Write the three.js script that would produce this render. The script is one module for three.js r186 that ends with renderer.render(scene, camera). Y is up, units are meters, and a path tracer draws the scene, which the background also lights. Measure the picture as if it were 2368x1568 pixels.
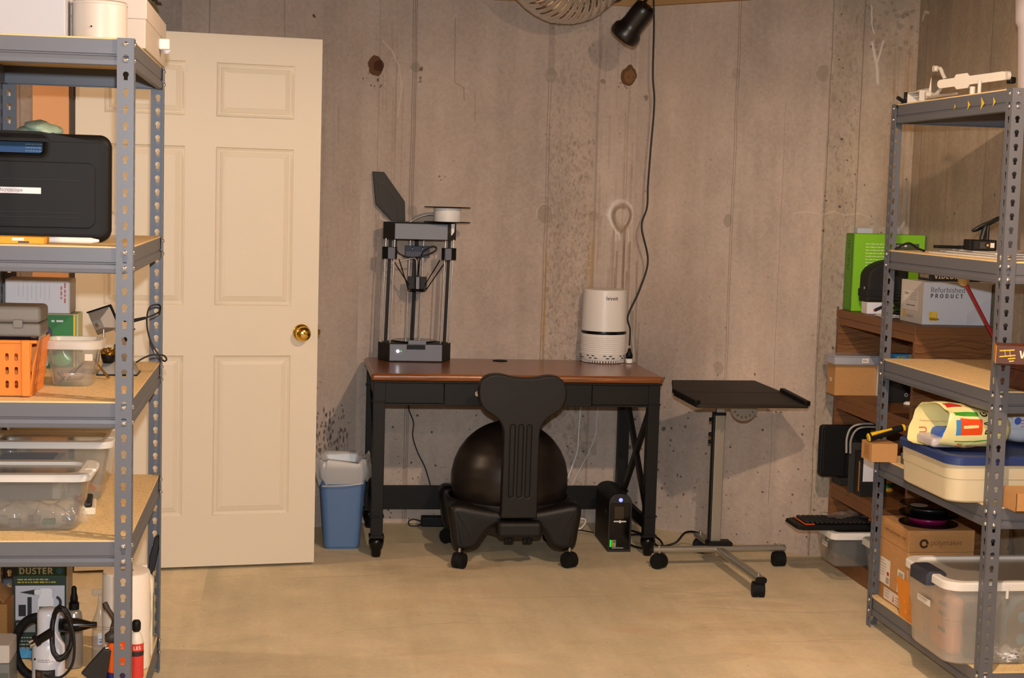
import * as THREE from 'three';
import { RoundedBoxGeometry } from 'three/addons/geometries/RoundedBoxGeometry.js';
import { mergeGeometries, toCreasedNormals } from 'three/addons/utils/BufferGeometryUtils.js';

// ------------------------------------------------------------------ camera, light, exposure
const scene = new THREE.Scene();
scene.background = new THREE.Color(0x000000);
const camera = new THREE.PerspectiveCamera(2 * Math.atan(784 / 3603.4) * 180 / Math.PI, 2368 / 1568, 0.05, 40);
camera.position.set(0, 1.4805, 7);
camera.rotation.order = 'YXZ';
camera.rotation.set(-0.0916, -0.1426, 0.0284);
const renderer = new THREE.WebGLRenderer({ antialias: true });
renderer.toneMapping = THREE.LinearToneMapping;
renderer.toneMappingExposure = 1.0;
renderer.shadowMap.enabled = true;
// the flash on top of the camera: small, nearly white
const flash = new THREE.SpotLight(new THREE.Color(0.92, 0.96, 1.0), 30, 0, 0.62, 0.6, 2);
flash.position.set(0.02, 1.63, 6.96);
flash.target.position.set(0.9, 0.95, 0.5);
flash.castShadow = true; flash.shadow.radius = 1.2; flash.shadow.mapSize.set(2048, 2048);
scene.add(flash, flash.target);
const WARM = new THREE.Color(1.0, 0.74, 0.52);
const BULB_MAIN = [1.2, 2.39, 3.9], BULB_SIDE = [-2.35, 2.15, 1.62], BULB_REAR = [0.5, 2.39, 6.2];
const POWER_MAIN = 12, POWER_SIDE = 5, POWER_REAR = 3.5;

// ------------------------------------------------------------------ helpers
let seed = 7;
const rnd = () => { seed = (seed * 1664525 + 1013904223) >>> 0; return seed / 4294967296; };
const rr = (a, b) => a + (b - a) * rnd();
const V = (x, y, z) => new THREE.Vector3(x, y, z);
const lat = new Float32Array(65536); for (let i = 0; i < 65536; i++) lat[i] = rnd();
const noise = (x, y) => {
  const xi = Math.floor(x), yi = Math.floor(y), fx = x - xi, fy = y - yi;
  const u = fx * fx * (3 - 2 * fx), v = fy * fy * (3 - 2 * fy);
  const L = (a, b) => lat[((b & 255) << 8) | (a & 255)];
  return (L(xi, yi) * (1 - u) + L(xi + 1, yi) * u) * (1 - v) + (L(xi, yi + 1) * (1 - u) + L(xi + 1, yi + 1) * u) * v;
};
const fbm = (x, y, o = 4) => { let s = 0, a = 0.5, t = 0; for (let i = 0; i < o; i++) { s += a * noise(x, y); t += a; a *= 0.5; x = x * 2.03 + 17.3; y = y * 2.03 + 9.1; } return s / t; };
const canvas = (w, h) => { const c = document.createElement('canvas'); c.width = Math.max(2, Math.round(w)); c.height = Math.max(2, Math.round(h)); return c; };
const tex = (c, srgb = true) => { const t = new THREE.CanvasTexture(c); if (srgb) t.colorSpace = THREE.SRGBColorSpace; t.wrapS = t.wrapT = THREE.RepeatWrapping; return t; };
const M = (color, roughness = 0.6, extra = {}) => new THREE.MeshPhysicalMaterial({ color, roughness, metalness: 0, ...extra });

const names = new Map();
const numbered = (n) => { const k = names.get(n) || 0; names.set(n, k + 1); return k ? `${n}_${String(k).padStart(3, '0')}` : n; };
function tag(o, label, category, group) { o.userData.label = label; o.userData.category = category; if (group) o.userData.group = group; return o; }
function thing(name, label, category, pos = [0, 0, 0], ry = 0, group) {
  const g = new THREE.Group(); g.name = numbered(name); g.position.set(...pos); g.rotation.y = ry; scene.add(g);
  return tag(g, label, category, group);
}
function part(name, geo, mat, parent, pos, rot) {
  const m = new THREE.Mesh(geo, mat); m.name = name; m.castShadow = m.receiveShadow = true;
  if (pos) m.position.set(...pos); if (rot) m.rotation.set(...rot);
  (parent || scene).add(m); return m;
}
function struct(name, geo, mat, pos) { const m = part(name, geo, mat, scene, pos); m.userData.kind = 'structure'; return m; }
function copyOf(src, label, pos, ry) { const c = src.clone(); const b = src.name.replace(/_\d\d\d$/, ''); c.name = numbered(b); c.userData = { ...src.userData, label }; c.position.set(...pos); if (ry !== undefined) c.rotation.y = ry; scene.add(c); return c; }
// geometries; box() stands on y = 0
const box = (w, h, d, r = 0.002, s = 1) => { const g = new RoundedBoxGeometry(w, h, d, s, Math.min(r, w / 2.01, h / 2.01, d / 2.01)); g.translate(0, h / 2, 0); return g; };
const bar = (w, h, d) => new THREE.BoxGeometry(w, h, d);
const at = (g, x, y, z, rx = 0, ry = 0, rz = 0) => { const c = g.clone(); c.applyMatrix4(new THREE.Matrix4().makeRotationFromEuler(new THREE.Euler(rx, ry, rz))); c.translate(x, y, z); return c; };
const merge = (l) => { const a = l.map((g) => { const n = g.index ? g.toNonIndexed() : g; for (const k of Object.keys(n.attributes)) if (!['position', 'normal', 'uv'].includes(k)) n.deleteAttribute(k); return n; }); return mergeGeometries(a); };
const cyl = (r1, r2, h, s = 28) => { const g = new THREE.CylinderGeometry(r1, r2, h, s); g.translate(0, h / 2, 0); return g; };
const lathe = (pts, s = 40) => new THREE.LatheGeometry(pts.map((p) => new THREE.Vector2(p[0], p[1])), s);
const between = (a, b, r, r2 = r, s = 10) => { const A = V(...a), B = V(...b), d = B.clone().sub(A), g = new THREE.CylinderGeometry(r2, r, d.length(), s); g.translate(0, d.length() / 2, 0); g.applyQuaternion(new THREE.Quaternion().setFromUnitVectors(V(0, 1, 0), d.normalize())); g.translate(...a); return g; };
const beamBox = (a, b, w, t) => { const A = V(...a), B = V(...b), d = B.clone().sub(A), g = new THREE.BoxGeometry(w, d.length(), t); g.translate(0, d.length() / 2, 0); g.applyQuaternion(new THREE.Quaternion().setFromUnitVectors(V(0, 1, 0), d.normalize())); g.translate(...a); return g; };
const tube = (pts, r, seg = 60, rs = 8, closed = false) => new THREE.TubeGeometry(new THREE.CatmullRomCurve3(pts.map((p) => V(...p)), closed), seg, r, rs, closed);
const ext = (shape, depth, bevel = 0, bs = 2, cs = 16) => new THREE.ExtrudeGeometry(shape, { depth, bevelEnabled: bevel > 0, bevelSize: bevel, bevelThickness: bevel, bevelSegments: bs, curveSegments: cs, bevelOffset: -bevel });
const poly = (pts) => { const s = new THREE.Shape(); pts.forEach((p, i) => i ? s.lineTo(p[0], p[1]) : s.moveTo(p[0], p[1])); s.closePath(); return s; };
const rrect = (x, y, w, h, r, S = THREE.Shape) => { const s = new S(); s.moveTo(x + r, y); s.lineTo(x + w - r, y); s.absarc(x + w - r, y + r, r, -Math.PI / 2, 0); s.lineTo(x + w, y + h - r); s.absarc(x + w - r, y + h - r, r, 0, Math.PI / 2); s.lineTo(x + r, y + h); s.absarc(x + r, y + h - r, r, Math.PI / 2, Math.PI); s.lineTo(x, y + r); s.absarc(x + r, y + r, r, Math.PI, 1.5 * Math.PI); return s; };
// loft through rings of equal point counts; each ring is a list of [x, y, z]
function loft(rings, closedEnds = true, closedRing = true, doubleEnds = true) {
  const n = rings[0].length, pos = [], uv = [], idx = [];
  rings.forEach((r, j) => r.forEach((p, i) => { pos.push(...p); uv.push(i / n, j / (rings.length - 1)); }));
  const m = closedRing ? n : n - 1;
  for (let j = 0; j < rings.length - 1; j++) for (let i = 0; i < m; i++) { const a = j * n + i, b = j * n + (i + 1) % n, c = a + n, d = b + n; idx.push(a, b, d, a, d, c); }
  if (closedEnds) for (const j of closedEnds === 'last' ? [rings.length - 1] : [0, rings.length - 1]) {
    const c = [0, 0, 0]; rings[j].forEach((p) => { c[0] += p[0] / n; c[1] += p[1] / n; c[2] += p[2] / n; });
    const k = pos.length / 3; pos.push(...c); uv.push(0.5, 0.5);
    for (let i = 0; i < n; i++) { const a = j * n + i, b = j * n + (i + 1) % n; j ? idx.push(a, b, k) : idx.push(b, a, k); }
  }
  const g = new THREE.BufferGeometry();
  g.setAttribute('position', new THREE.Float32BufferAttribute(pos, 3)); g.setAttribute('uv', new THREE.Float32BufferAttribute(uv, 2)); g.setIndex(idx); g.computeVertexNormals();
  return g;
}
const rectRing = (w, d, r, y, k = 4, x0 = 0, z0 = 0) => { const o = []; const c = [[1, 1, 0], [-1, 1, 1], [-1, -1, 2], [1, -1, 3]]; for (const [sx, sz, q] of c) for (let i = 0; i <= k; i++) { const a = (q + i / k) * Math.PI / 2; o.push([x0 + sx * (w / 2 - r) + r * Math.cos(a), y, z0 + sz * (d / 2 - r) + r * Math.sin(a)]); } return o.reverse(); };
const crease = (g, a = 0.6) => toCreasedNormals(g.index ? g : g, a);
// printed flat label: a thin sheet facing +z of its own frame
function print(parent, name, w, h, draw, pos, rot = [0, 0, 0], ppm = 1400, rough = 0.55) {
  const c = canvas(w * ppm, h * ppm), x = c.getContext('2d'); x.save(); x.scale(c.width / w, c.height / h); draw(x, w, h, c); x.restore();
  const m = part(name, new THREE.PlaneGeometry(w, h), M(0xffffff, rough, { map: tex(c) }), parent, pos, rot); return m;
}
function wrapPrint(parent, name, r, arc, h, draw, pos, turn = 0, ppm = 1800) { // the same on a round body
  const w = r * arc, c = canvas(w * ppm, h * ppm), x = c.getContext('2d'); x.save(); x.scale(c.width / w, c.height / h); draw(x, w, h); x.restore();
  return part(name, new THREE.CylinderGeometry(r, r, h, 20, 1, true, -arc / 2, arc), M(0xffffff, 0.5, { map: tex(c) }), parent, pos, [0, turn, 0]);
}
const fill = (x, col, a, b, w, h) => { x.fillStyle = col; x.fillRect(a, b, w, h); };
function text(x, s, px, py, size, col = '#222', font = 'sans-serif', style = '', align = 'left') { x.save(); x.translate(px, py); x.scale(size / 40, size / 40); x.fillStyle = col; x.font = `${style} 40px ${font}`; x.textAlign = align; x.textBaseline = 'alphabetic'; x.fillText(s, 0, 0); x.restore(); }
function scribbles(x, x0, y0, w, lines, gap, hgt, col) { x.fillStyle = col; for (let i = 0; i < lines; i++) { let p = x0; const e = x0 + w * rr(0.6, 1); while (p < e) { const l = rr(hgt, hgt * 4.5); x.fillRect(p, y0 + i * gap, Math.min(l, e - p), hgt); p += l + hgt * 0.8; } } }

// ------------------------------------------------------------------ concrete
function concrete(wm, hm, ppm, base, amp, off, paint, grainy = 0.5) {
  const w = Math.round(wm * ppm), h = Math.round(hm * ppm), c = canvas(w, h), b = canvas(w, h), x = c.getContext('2d'), y = b.getContext('2d');
  const I = x.createImageData(w, h), J = y.createImageData(w, h);
  for (let j = 0; j < h; j++) for (let i = 0; i < w; i++) {
    const u = i / ppm + off, v = j / ppm + off * 0.37, k = 4 * (j * w + i);
    const big = fbm(u * 2.1, v * 1.3, 4) - 0.5, mid = fbm(u * 11, v * 7, 4) - 0.5, st = fbm(u * 26, v * 1.1, 3) - 0.5, fine = lat[(i * 7919 + j * 104729) & 65535] - 0.5, f2 = fbm(u * 90, v * 90, 2) - 0.5;
    const t = amp * (big * 46 + mid * 20 + st * 13) + grainy * (fine * 14 + f2 * 30), tint = amp * big * 10;
    I.data[k] = base[0] + t + tint; I.data[k + 1] = base[1] + t; I.data[k + 2] = base[2] + t - tint; I.data[k + 3] = 255;
    const e = 128 + f2 * 60 + fine * 18 + mid * 30; J.data[k] = J.data[k + 1] = J.data[k + 2] = e; J.data[k + 3] = 255;
  }
  x.putImageData(I, 0, 0); y.putImageData(J, 0, 0);
  x.save(); y.save(); for (const q of [x, y]) { q.scale(ppm, ppm); q.lineCap = 'round'; }
  paint(x, y, wm, hm); x.restore(); y.restore();
  return M(0xffffff, 0.92, { map: tex(c), bumpMap: tex(b, false), bumpScale: 0.0035 });
}
// stains and marks; u runs along the wall from its left end, v is the height above the floor
const HW = 2.335;
const spot = (x, u, v, r, col, n = 1, sp = 0) => { x.fillStyle = col; for (let i = 0; i < n; i++) { const a = rr(0, 6.3), d = sp * Math.sqrt(rnd()), s = r * rr(0.4, 1.25); x.beginPath(); x.ellipse(u + d * Math.cos(a), HW - v + d * Math.sin(a), s, s * rr(0.7, 1.3), rr(0, 3), 0, 6.3); x.fill(); } };
const blob = (x, u, v, rx, ry, col, rag = 0.15) => { x.fillStyle = col; x.beginPath(); const o = rr(0, 99); for (let i = 0; i < 40; i++) { const a = i / 40 * 6.283, k = 1 + rag * 2 * (fbm(Math.cos(a) * 1.6 + o, Math.sin(a) * 1.6 + o, 3) - 0.5); x.lineTo(u + rx * k * Math.cos(a), HW - v + ry * k * Math.sin(a)); } x.fill(); };
const seam = (x, y, u, v0, v1, w = 0.003, col = 'rgba(96,84,74,.55)') => { x.strokeStyle = col; x.lineWidth = w; y.strokeStyle = 'rgba(20,20,20,.9)'; y.lineWidth = w * 1.3; for (const q of [x, y]) { q.beginPath(); for (let i = 0; i <= 30; i++) { const v = v0 + (v1 - v0) * i / 30; q.lineTo(u + (noise(v * 9, u * 31) - 0.5) * 0.006, HW - v); } q.stroke(); } };
const wander = (x, pts, w, col, jit = 0.008) => { x.strokeStyle = col; x.globalAlpha = 0.2; for (let s = 0; s < 12; s++) { x.lineWidth = w * rr(0.3, 1.6); const ox = rr(-1, 1) * w * 0.5, oy = rr(-1, 1) * w; x.beginPath(); for (let i = 0; i < pts.length - 1; i++) for (let k = 0; k < 6; k++) { const t = k / 6, p = pts[i], q = pts[i + 1]; x.lineTo(ox + p[0] + (q[0] - p[0]) * t + rr(-jit, jit) * 0.5, oy + HW - (p[1] + (q[1] - p[1]) * t) + rr(-jit, jit) * 0.5); } x.stroke(); } x.globalAlpha = 1; };
function roughBand(x, y, u0, u1, v0, v1, n, cols) { // coarse, patched concrete between two form panels
  for (let i = 0; i < n; i++) { x.fillStyle = cols[Math.floor(rnd() * cols.length)]; const s = rr(0.0015, 0.0075), u = rr(u0, u1), v = rr(v0, v1); x.beginPath(); x.ellipse(u, HW - v, s * rr(0.5, 1), s * rr(0.6, 2.4), rr(-0.4, 0.4), 0, 6.3); x.fill(); if (i % 2) { y.fillStyle = rnd() < 0.5 ? 'rgba(30,30,30,.5)' : 'rgba(220,220,220,.4)'; y.beginPath(); y.ellipse(u, HW - v, s * 0.5, s * 0.9, 0, 0, 6.3); y.fill(); } }
}
const streaks = (x, u0, u1, v0, v1, n, col) => { for (let i = 0; i < n; i++) { const u = rr(u0, u1), a = rr(v0, v1), l = rr(0.1, 0.6); x.strokeStyle = col; x.lineWidth = rr(0.002, 0.012); x.beginPath(); x.moveTo(u, HW - a); x.lineTo(u + rr(-0.004, 0.004), HW - Math.max(v0, a - l)); x.stroke(); } };
const specks = (x, u0, u1, v0, v1, n, r = 0.004, col = 'rgba(74,60,48,.75)') => { for (let i = 0; i < n; i++) spot(x, rr(u0, u1), v0 + (v1 - v0) * Math.pow(rnd(), 1.7), r * rr(0.2, 1.3), col); };
const WALL = [184, 169, 157];
const PLAN = [[-3.2, 0.46], [-0.45, 0.46], [0.30, 0.09], [1.53, 0.09], [2.18, 0.76], [2.56, 0.76]];
function wallMesh(name, a, b, offA, offB, h, mat) {
  const L = Math.hypot(b[0] - a[0], b[1] - a[1]), P = [a, b, [b[0] + offB[0], b[1] + offB[1]], [a[0] + offA[0], a[1] + offA[1]]];
  const pos = [], uv = [], quad = (p, q, u0, u1, y0 = 0, y1 = h) => { pos.push(p[0], y0, p[1], q[0], y0, q[1], q[0], y1, q[1], p[0], y0, p[1], q[0], y1, q[1], p[0], y1, p[1]); uv.push(u0, 0, u1, 0, u1, 1, u0, 0, u1, 1, u0, 1); };
  quad(P[0], P[1], 0, 1); quad(P[1], P[2], 0, 0.1); quad(P[2], P[3], 0, 1); quad(P[3], P[0], 0, 0.1);
  for (const y of [0, h]) { const t = [P[0], P[1], P[2], P[3]], o = y ? [0, 1, 2, 0, 2, 3] : [0, 2, 1, 0, 3, 2]; for (const i of o) { pos.push(t[i][0], y, t[i][1]); uv.push(0.5, y / h); } }
  const g = new THREE.BufferGeometry(); g.setAttribute('position', new THREE.Float32BufferAttribute(pos, 3)); g.setAttribute('uv', new THREE.Float32BufferAttribute(uv, 2)); g.computeVertexNormals();
  return struct(name, g, mat);
}
const T = 0.22, m1 = 0.0911;
const offs = [[0, -T], [-m1, -T], [-m1, -T], [m1, -T], [m1, -T], [T, -T]];
const BROWN = 'rgba(92,58,34,.92)', WHITE = 'rgba(226,222,214,.75)';
{
  // far left stretch, behind the door
  wallMesh('wall_back_left', PLAN[0], PLAN[1], offs[0], offs[1], HW, concrete(2.9, HW, 380, [160, 148, 138], 1.1, 3, (x, y) => { for (const u of [0.4, 1.01, 1.62, 2.23, 2.6]) seam(x, y, u, 0, HW); specks(x, 1.5, 2.9, 1.8, 2.3, 70, 0.005, 'rgba(70,64,60,.5)'); }));
  // left slant of the bay
  wallMesh('wall_bay_left', PLAN[1], PLAN[2], offs[1], offs[2], HW, concrete(0.84, HW, 480, WALL, 0.8, 15.5, (x, y, w) => {
    seam(x, y, 0.12, 0, HW); seam(x, y, 0.46, 0, HW, 0.002);
    streaks(x, 0.55, 0.94, 1.2, 2.1, 18, 'rgba(116,98,84,.12)');
    spot(x, 0.60, 2.22, 0.008, 'rgba(60,46,36,.8)', 2, 0.006);
    specks(x, 0.3, 0.94, 0.02, 0.7, 120, 0.0036); for (let i = 0; i < 60; i++) blob(x, rr(0.64, 0.8), rr(0.34, 0.52), rr(0.002, 0.005), rr(0.004, 0.013), 'rgba(44,36,32,.5)', 0.6);
    streaks(x, 0.64, 0.81, 0.3, 0.54, 10, 'rgba(48,40,36,.14)');
  }));
  // middle of the bay
  wallMesh('wall_bay_center', PLAN[2], PLAN[3], offs[2], offs[3], HW, concrete(1.23, HW, 560, WALL, 0.9, 23, (x, y, w) => {
    const B = ['rgba(120,104,84,.14)', 'rgba(182,166,142,.15)', 'rgba(104,94,78,.13)', 'rgba(150,128,96,.12)'];
    seam(x, y, 0.072, 0, HW, 0.002, 'rgba(96,84,74,.3)'); for (const d of [0, 0.009, 0.016]) seam(x, y, 0.218 + d, 0, HW, 0.0026);
    streaks(x, 0.06, 0.2, 0.9, 2.3, 24, 'rgba(120,100,86,.16)');
    blob(x, 0.057, 2.03, 0.036, 0.042, BROWN, 0.35); blob(x, 0.067, 2.03, 0.02, 0.028, 'rgba(70,38,20,.9)', 0.5); spot(x, 0.05, 1.98, 0.0035, 'rgba(60,45,34,.8)', 16, 0.05);
    wander(x, [[-0.03, 1.98], [-0.02, 1.86], [0.0, 1.74]], 0.003, 'rgba(214,206,194,.35)', 0.003);
    wander(x, [[0.085, 2.14], [0.125, 2.10], [0.16, 2.03], [0.172, 1.93], [0.165, 1.88], [0.155, 1.80]], 0.003, 'rgba(226,222,214,.4)', 0.004);
    blob(x, 0.23, 2.03, 0.02, 0.022, 'rgba(128,122,108,.4)', 0.4); spot(x, 0.257, 2.025, 0.008, 'rgba(106,82,56,.7)', 3, 0.008); spot(x, 0.24, 1.98, 0.004, 'rgba(106,82,66,.7)', 4, 0.02);
    wander(x, [[0.40, 2.25], [0.405, 1.97], [0.445, 1.95], [0.45, 1.88]], 0.0016, 'rgba(110,88,72,.45)', 0.003); spot(x, 0.465, 1.95, 0.012, 'rgba(214,208,198,.2)', 3, 0.02); wander(x, [[0.495, 1.93], [0.5, 1.78]], 0.0016, 'rgba(110,88,72,.4)', 0.002);
    blob(x, 0.23, 1.40, 0.022, 0.026, 'rgba(132,118,100,.3)', 0.2); wander(x, [[0.09, 1.37], [0.115, 1.35], [0.14, 1.355]], 0.005, 'rgba(226,222,214,.5)', 0.006);
    spot(x, 0.36, 1.53, 0.004, 'rgba(96,72,56,.5)', 4, 0.03);
    // patched band between two seams
    roughBand(x, y, 0.83, 1.04, 0, HW, 2600, B);
    roughBand(x, y, 0.83, 1.04, 0.72, 1.75, 1500, ['rgba(196,178,152,.22)', 'rgba(112,96,72,.18)', 'rgba(150,122,78,.16)', 'rgba(96,90,78,.15)']);
    for (const d of [0, 0.006, 0.013, 0.02]) seam(x, y, 0.822 + d, 2.02, HW, 0.0018); for (const d of [0, 0.012]) seam(x, y, 0.824 + d, 0, 2.0, 0.002); for (const d of [0, 0.006]) seam(x, y, 1.048 + d, 0, HW, 0.002);
    streaks(x, 0.825, 0.86, 0.75, 1.4, 14, 'rgba(168,128,70,.2)'); streaks(x, 1.02, 1.055, 0.75, 1.5, 14, 'rgba(168,128,70,.18)');
    streaks(x, 1.06, 1.22, 0.7, 2.3, 34, 'rgba(120,104,92,.16)'); streaks(x, 1.06, 1.22, 0.7, 2.3, 16, 'rgba(190,178,164,.18)');
    blob(x, 0.832, 2.02, 0.026, 0.034, 'rgba(138,130,116,.4)', 0.2); blob(x, 1.07, 2.0, 0.012, 0.01, 'rgba(124,104,88,.6)', 0.4);
    blob(x, 0.826, 1.405, 0.036, 0.042, 'rgba(136,122,102,.35)', 0.15); wander(x, [[0.786, 1.38], [0.788, 1.42], [0.81, 1.448], [0.833, 1.45], [0.856, 1.43], [0.861, 1.40]], 0.0016, 'rgba(226,222,214,.55)', 0.003);
    blob(x, 1.045, 1.4, 0.022, 0.022, 'rgba(138,126,106,.35)', 0.3);
    // brown tie hole and the horseshoe of lime around a wet one
    blob(x, 1.186, 2.03, 0.036, 0.044, BROWN, 0.3); blob(x, 1.19, 2.028, 0.024, 0.03, 'rgba(128,92,56,.9)', 0.3); spot(x, 1.165, 2.02, 0.003, 'rgba(70,46,32,.8)', 12, 0.05);
    const tear = (k, a0, a1) => { const o = []; for (let i = 0; i <= 16; i++) { const a = a0 + (a1 - a0) * i / 16; o.push([1.176 + 0.044 * k * Math.cos(a) * (Math.sin(a) < 0 ? 1 + 0.35 * Math.sin(a) : 1), 1.405 + (Math.sin(a) < 0 ? 0.07 : 0.052) * k * Math.sin(a)]); } return o; };
    wander(x, tear(1.22, 0.6, 4.4), 0.007, 'rgba(232,230,224,.6)', 0.0024); wander(x, tear(1.3, 1.9, 3.7), 0.011, 'rgba(232,230,224,.4)', 0.004); wander(x, tear(1.2, -0.8, 0.6), 0.003, 'rgba(228,224,216,.4)', 0.0015); blob(x, 1.118, 1.405, 0.02, 0.014, 'rgba(228,224,216,.4)', 0.5); wander(x, tear(0.92, 0, 6.283), 0.013, 'rgba(112,90,70,.4)', 0.0015); wander(x, tear(0.72, -0.9, 1.0), 0.003, 'rgba(228,224,216,.5)', 0.002);
    for (const [u, v, l] of [[1.15, 1.34, 0.06], [1.165, 1.33, 0.04], [1.21, 1.345, 0.07]]) wander(x, [[u, v], [u + 0.004, v - l]], 0.004, 'rgba(226,222,214,.6)', 0.003);
    streaks(x, 1.15, 1.22, 0.75, 1.33, 18, 'rgba(98,78,56,.3)'); seam(x, y, 1.19, 1.45, 1.98, 0.002, 'rgba(120,100,74,.5)'); seam(x, y, 1.185, 0, 1.33, 0.002, 'rgba(120,100,74,.4)');
    specks(x, 0, 1.23, 0.0, 0.75, 260, 0.0038); specks(x, 0, 1.23, 0.7, 2.2, 110, 0.0026, 'rgba(110,88,72,.5)');
    for (let i = 0; i < 70; i++) blob(x, rr(0.82, 1.1), rr(0.3, 0.7), rr(0.004, 0.014), rr(0.006, 0.024), 'rgba(70,66,60,.16)', 0.6);
  }));
  // right slant of the bay
  wallMesh('wall_bay_right', PLAN[3], PLAN[4], offs[3], offs[4], HW, concrete(0.93, HW, 520, WALL, 0.9, 37, (x, y, w) => {
    streaks(x, 0, 0.05, 0.7, 1.35, 12, 'rgba(104,84,60,.25)'); blob(x, 0.045, 1.935, 0.012, 0.012, 'rgba(112,100,90,.6)', 0.4);
    wander(x, [[0.0, 0.92], [0.015, 0.86], [0.03, 0.79], [0.035, 0.74]], 0.004, 'rgba(226,222,214,.5)', 0.003);
    for (const d of [0, 0.01]) seam(x, y, 0.50 + d, 0, HW, 0.0022, 'rgba(104,86,68,.45)');
    blob(x, 0.487, 1.40, 0.022, 0.027, 'rgba(136,124,104,.5)', 0.2); blob(x, 0.497, 2.03, 0.02, 0.026, 'rgba(136,124,104,.3)', 0.25); blob(x, 0.47, 0.76, 0.026, 0.028, 'rgba(136,124,104,.35)', 0.3); blob(x, 0.485, 0.22, 0.022, 0.026, 'rgba(126,116,98,.4)', 0.3);
    seam(x, y, 0.74, 0.2, 1.9, 0.003, 'rgba(124,106,86,.2)');
    wander(x, [[0.80, 1.44], [0.86, 1.45], [0.93, 1.44]], 0.003, 'rgba(226,220,208,.22)', 0.003);
    blob(x, 0.905, 2.02, 0.03, 0.036, 'rgba(132,120,104,.4)', 0.2);
    specks(x, 0.0, 0.93, 0.0, 0.75, 170, 0.0036); for (let i = 0; i < 40; i++) spot(x, rr(0.02, 0.32), rr(0.05, 0.5), rr(0.003, 0.008), 'rgba(78,62,50,.65)'); specks(x, 0, 0.93, 0.7, 2.2, 110, 0.0026, 'rgba(104,84,66,.5)');
  }));
  // stretch beside the right corner: weathered and stained
  wallMesh('wall_back_right', PLAN[4], PLAN[5], offs[4], offs[5], HW, concrete(0.38, HW, 560, [168, 154, 138], 1.1, 51, (x, y, w) => {
    roughBand(x, y, 0.0, 0.14, 0, HW, 1700, ['rgba(124,116,104,.2)', 'rgba(170,158,138,.18)', 'rgba(96,92,86,.2)', 'rgba(150,128,98,.15)']);
    seam(x, y, 0.145, 0, HW, 0.003); seam(x, y, 0.01, 0, HW, 0.003);
    streaks(x, 0.24, 0.38, 1.4, 2.33, 30, 'rgba(150,112,64,.16)'); streaks(x, 0.33, 0.38, 1.8, 2.33, 14, 'rgba(170,116,56,.18)');
    for (let i = 0; i < 40; i++) blob(x, rr(0.15, 0.38), rr(2.1, 2.33), rr(0.004, 0.014), rr(0.004, 0.014), 'rgba(64,52,42,.16)', 0.5);
    wander(x, [[0.17, 2.30], [0.175, 2.22], [0.19, 2.18]], 0.004, WHITE, 0.005); wander(x, [[0.18, 2.15], [0.205, 2.06], [0.215, 1.97]], 0.006, WHITE, 0.008); wander(x, [[0.23, 2.16], [0.205, 2.06]], 0.004, WHITE, 0.006);
    wander(x, [[0, 1.44], [0.05, 1.455], [0.1, 1.44], [0.16, 1.45], [0.22, 1.43]], 0.003, 'rgba(226,220,208,.25)', 0.003);
    wander(x, [[0.31, 1.42], [0.335, 1.38], [0.335, 1.28]], 0.007, WHITE, 0.006); wander(x, [[0.36, 1.42], [0.335, 1.38]], 0.005, WHITE, 0.006);
    specks(x, 0, 0.39, 0, 2.3, 120);
  }));
  // right side wall
  const rm = concrete(3.2, HW, 300, [160, 145, 126], 1.2, 71, (x, y, w) => { for (const u of [0.08, 0.69, 1.3, 1.91, 2.52]) seam(x, y, u, 0, HW); streaks(x, 0, 0.5, 0.5, 2.2, 40, 'rgba(150,112,60,.25)'); specks(x, 0, 1.5, 0, 2.3, 160); wander(x, [[0.03, 2.25], [0.05, 2.28], [0.1, 2.27]], 0.006, WHITE, 0.006); });
  const right = wallMesh('wall_right', [2.56, 0.76], [2.56, 9.2], [T, -T], [T, T], HW, rm); rm.map.repeat.set(8.41 / 3.2, 1); rm.bumpMap.repeat.set(8.41 / 3.2, 1);
  const gm = M(0x8f857a, 0.9);
  wallMesh('wall_front', [2.56, 9.2], [-3.2, 9.2], [T, T], [-T, T], HW, gm);
  wallMesh('wall_left', [-3.2, 9.2], [-3.2, 0.46], [-T, T], [-T, -T], HW, gm);
}
{
  const fm = concrete(4, 4, 440, [214, 201, 169], 0.9, 91, (x, y) => {
    for (let i = 0; i < 260; i++) { x.fillStyle = ['rgba(178,160,128,.10)', 'rgba(226,210,184,.12)', 'rgba(150,138,108,.10)', 'rgba(190,150,112,.10)'][i & 3]; x.beginPath(); x.ellipse(rr(0, 4), rr(0, 4), rr(0.03, 0.25), rr(0.01, 0.08), rr(-0.5, 0.5), 0, 6.3); x.fill(); }
    for (let i = 0; i < 70; i++) { x.strokeStyle = i % 3 ? 'rgba(120,108,84,.22)' : 'rgba(232,222,200,.25)'; x.lineWidth = rr(0.002, 0.007); let a = rr(0, 4), b = rr(0, 4), d = rr(-0.4, 0.4); x.beginPath(); x.moveTo(a, b); for (let k = 0; k < 8; k++) { a += rr(0.02, 0.1); b += Math.sin(d) * 0.04 + rr(-0.015, 0.015); x.lineTo(a, b); } x.stroke(); }
    for (let i = 0; i < 120; i++) { x.fillStyle = 'rgba(96,84,64,.4)'; x.beginPath(); x.ellipse(rr(0, 4), rr(0, 4), rr(0.002, 0.007), rr(0.001, 0.004), rr(0, 3), 0, 6.3); x.fill(); }
  }, 0.35);
  fm.roughness = 0.75; fm.bumpScale = 0.001;
  const fg = new THREE.BoxGeometry(6.2, 0.12, 9.6); const uv = fg.attributes.uv, p = fg.attributes.position; for (let i = 0; i < uv.count; i++) uv.setXY(i, p.getX(i) / 4, p.getZ(i) / 4);
  struct('floor', fg, fm, [-0.3, -0.06, 4.5]);
}
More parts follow.
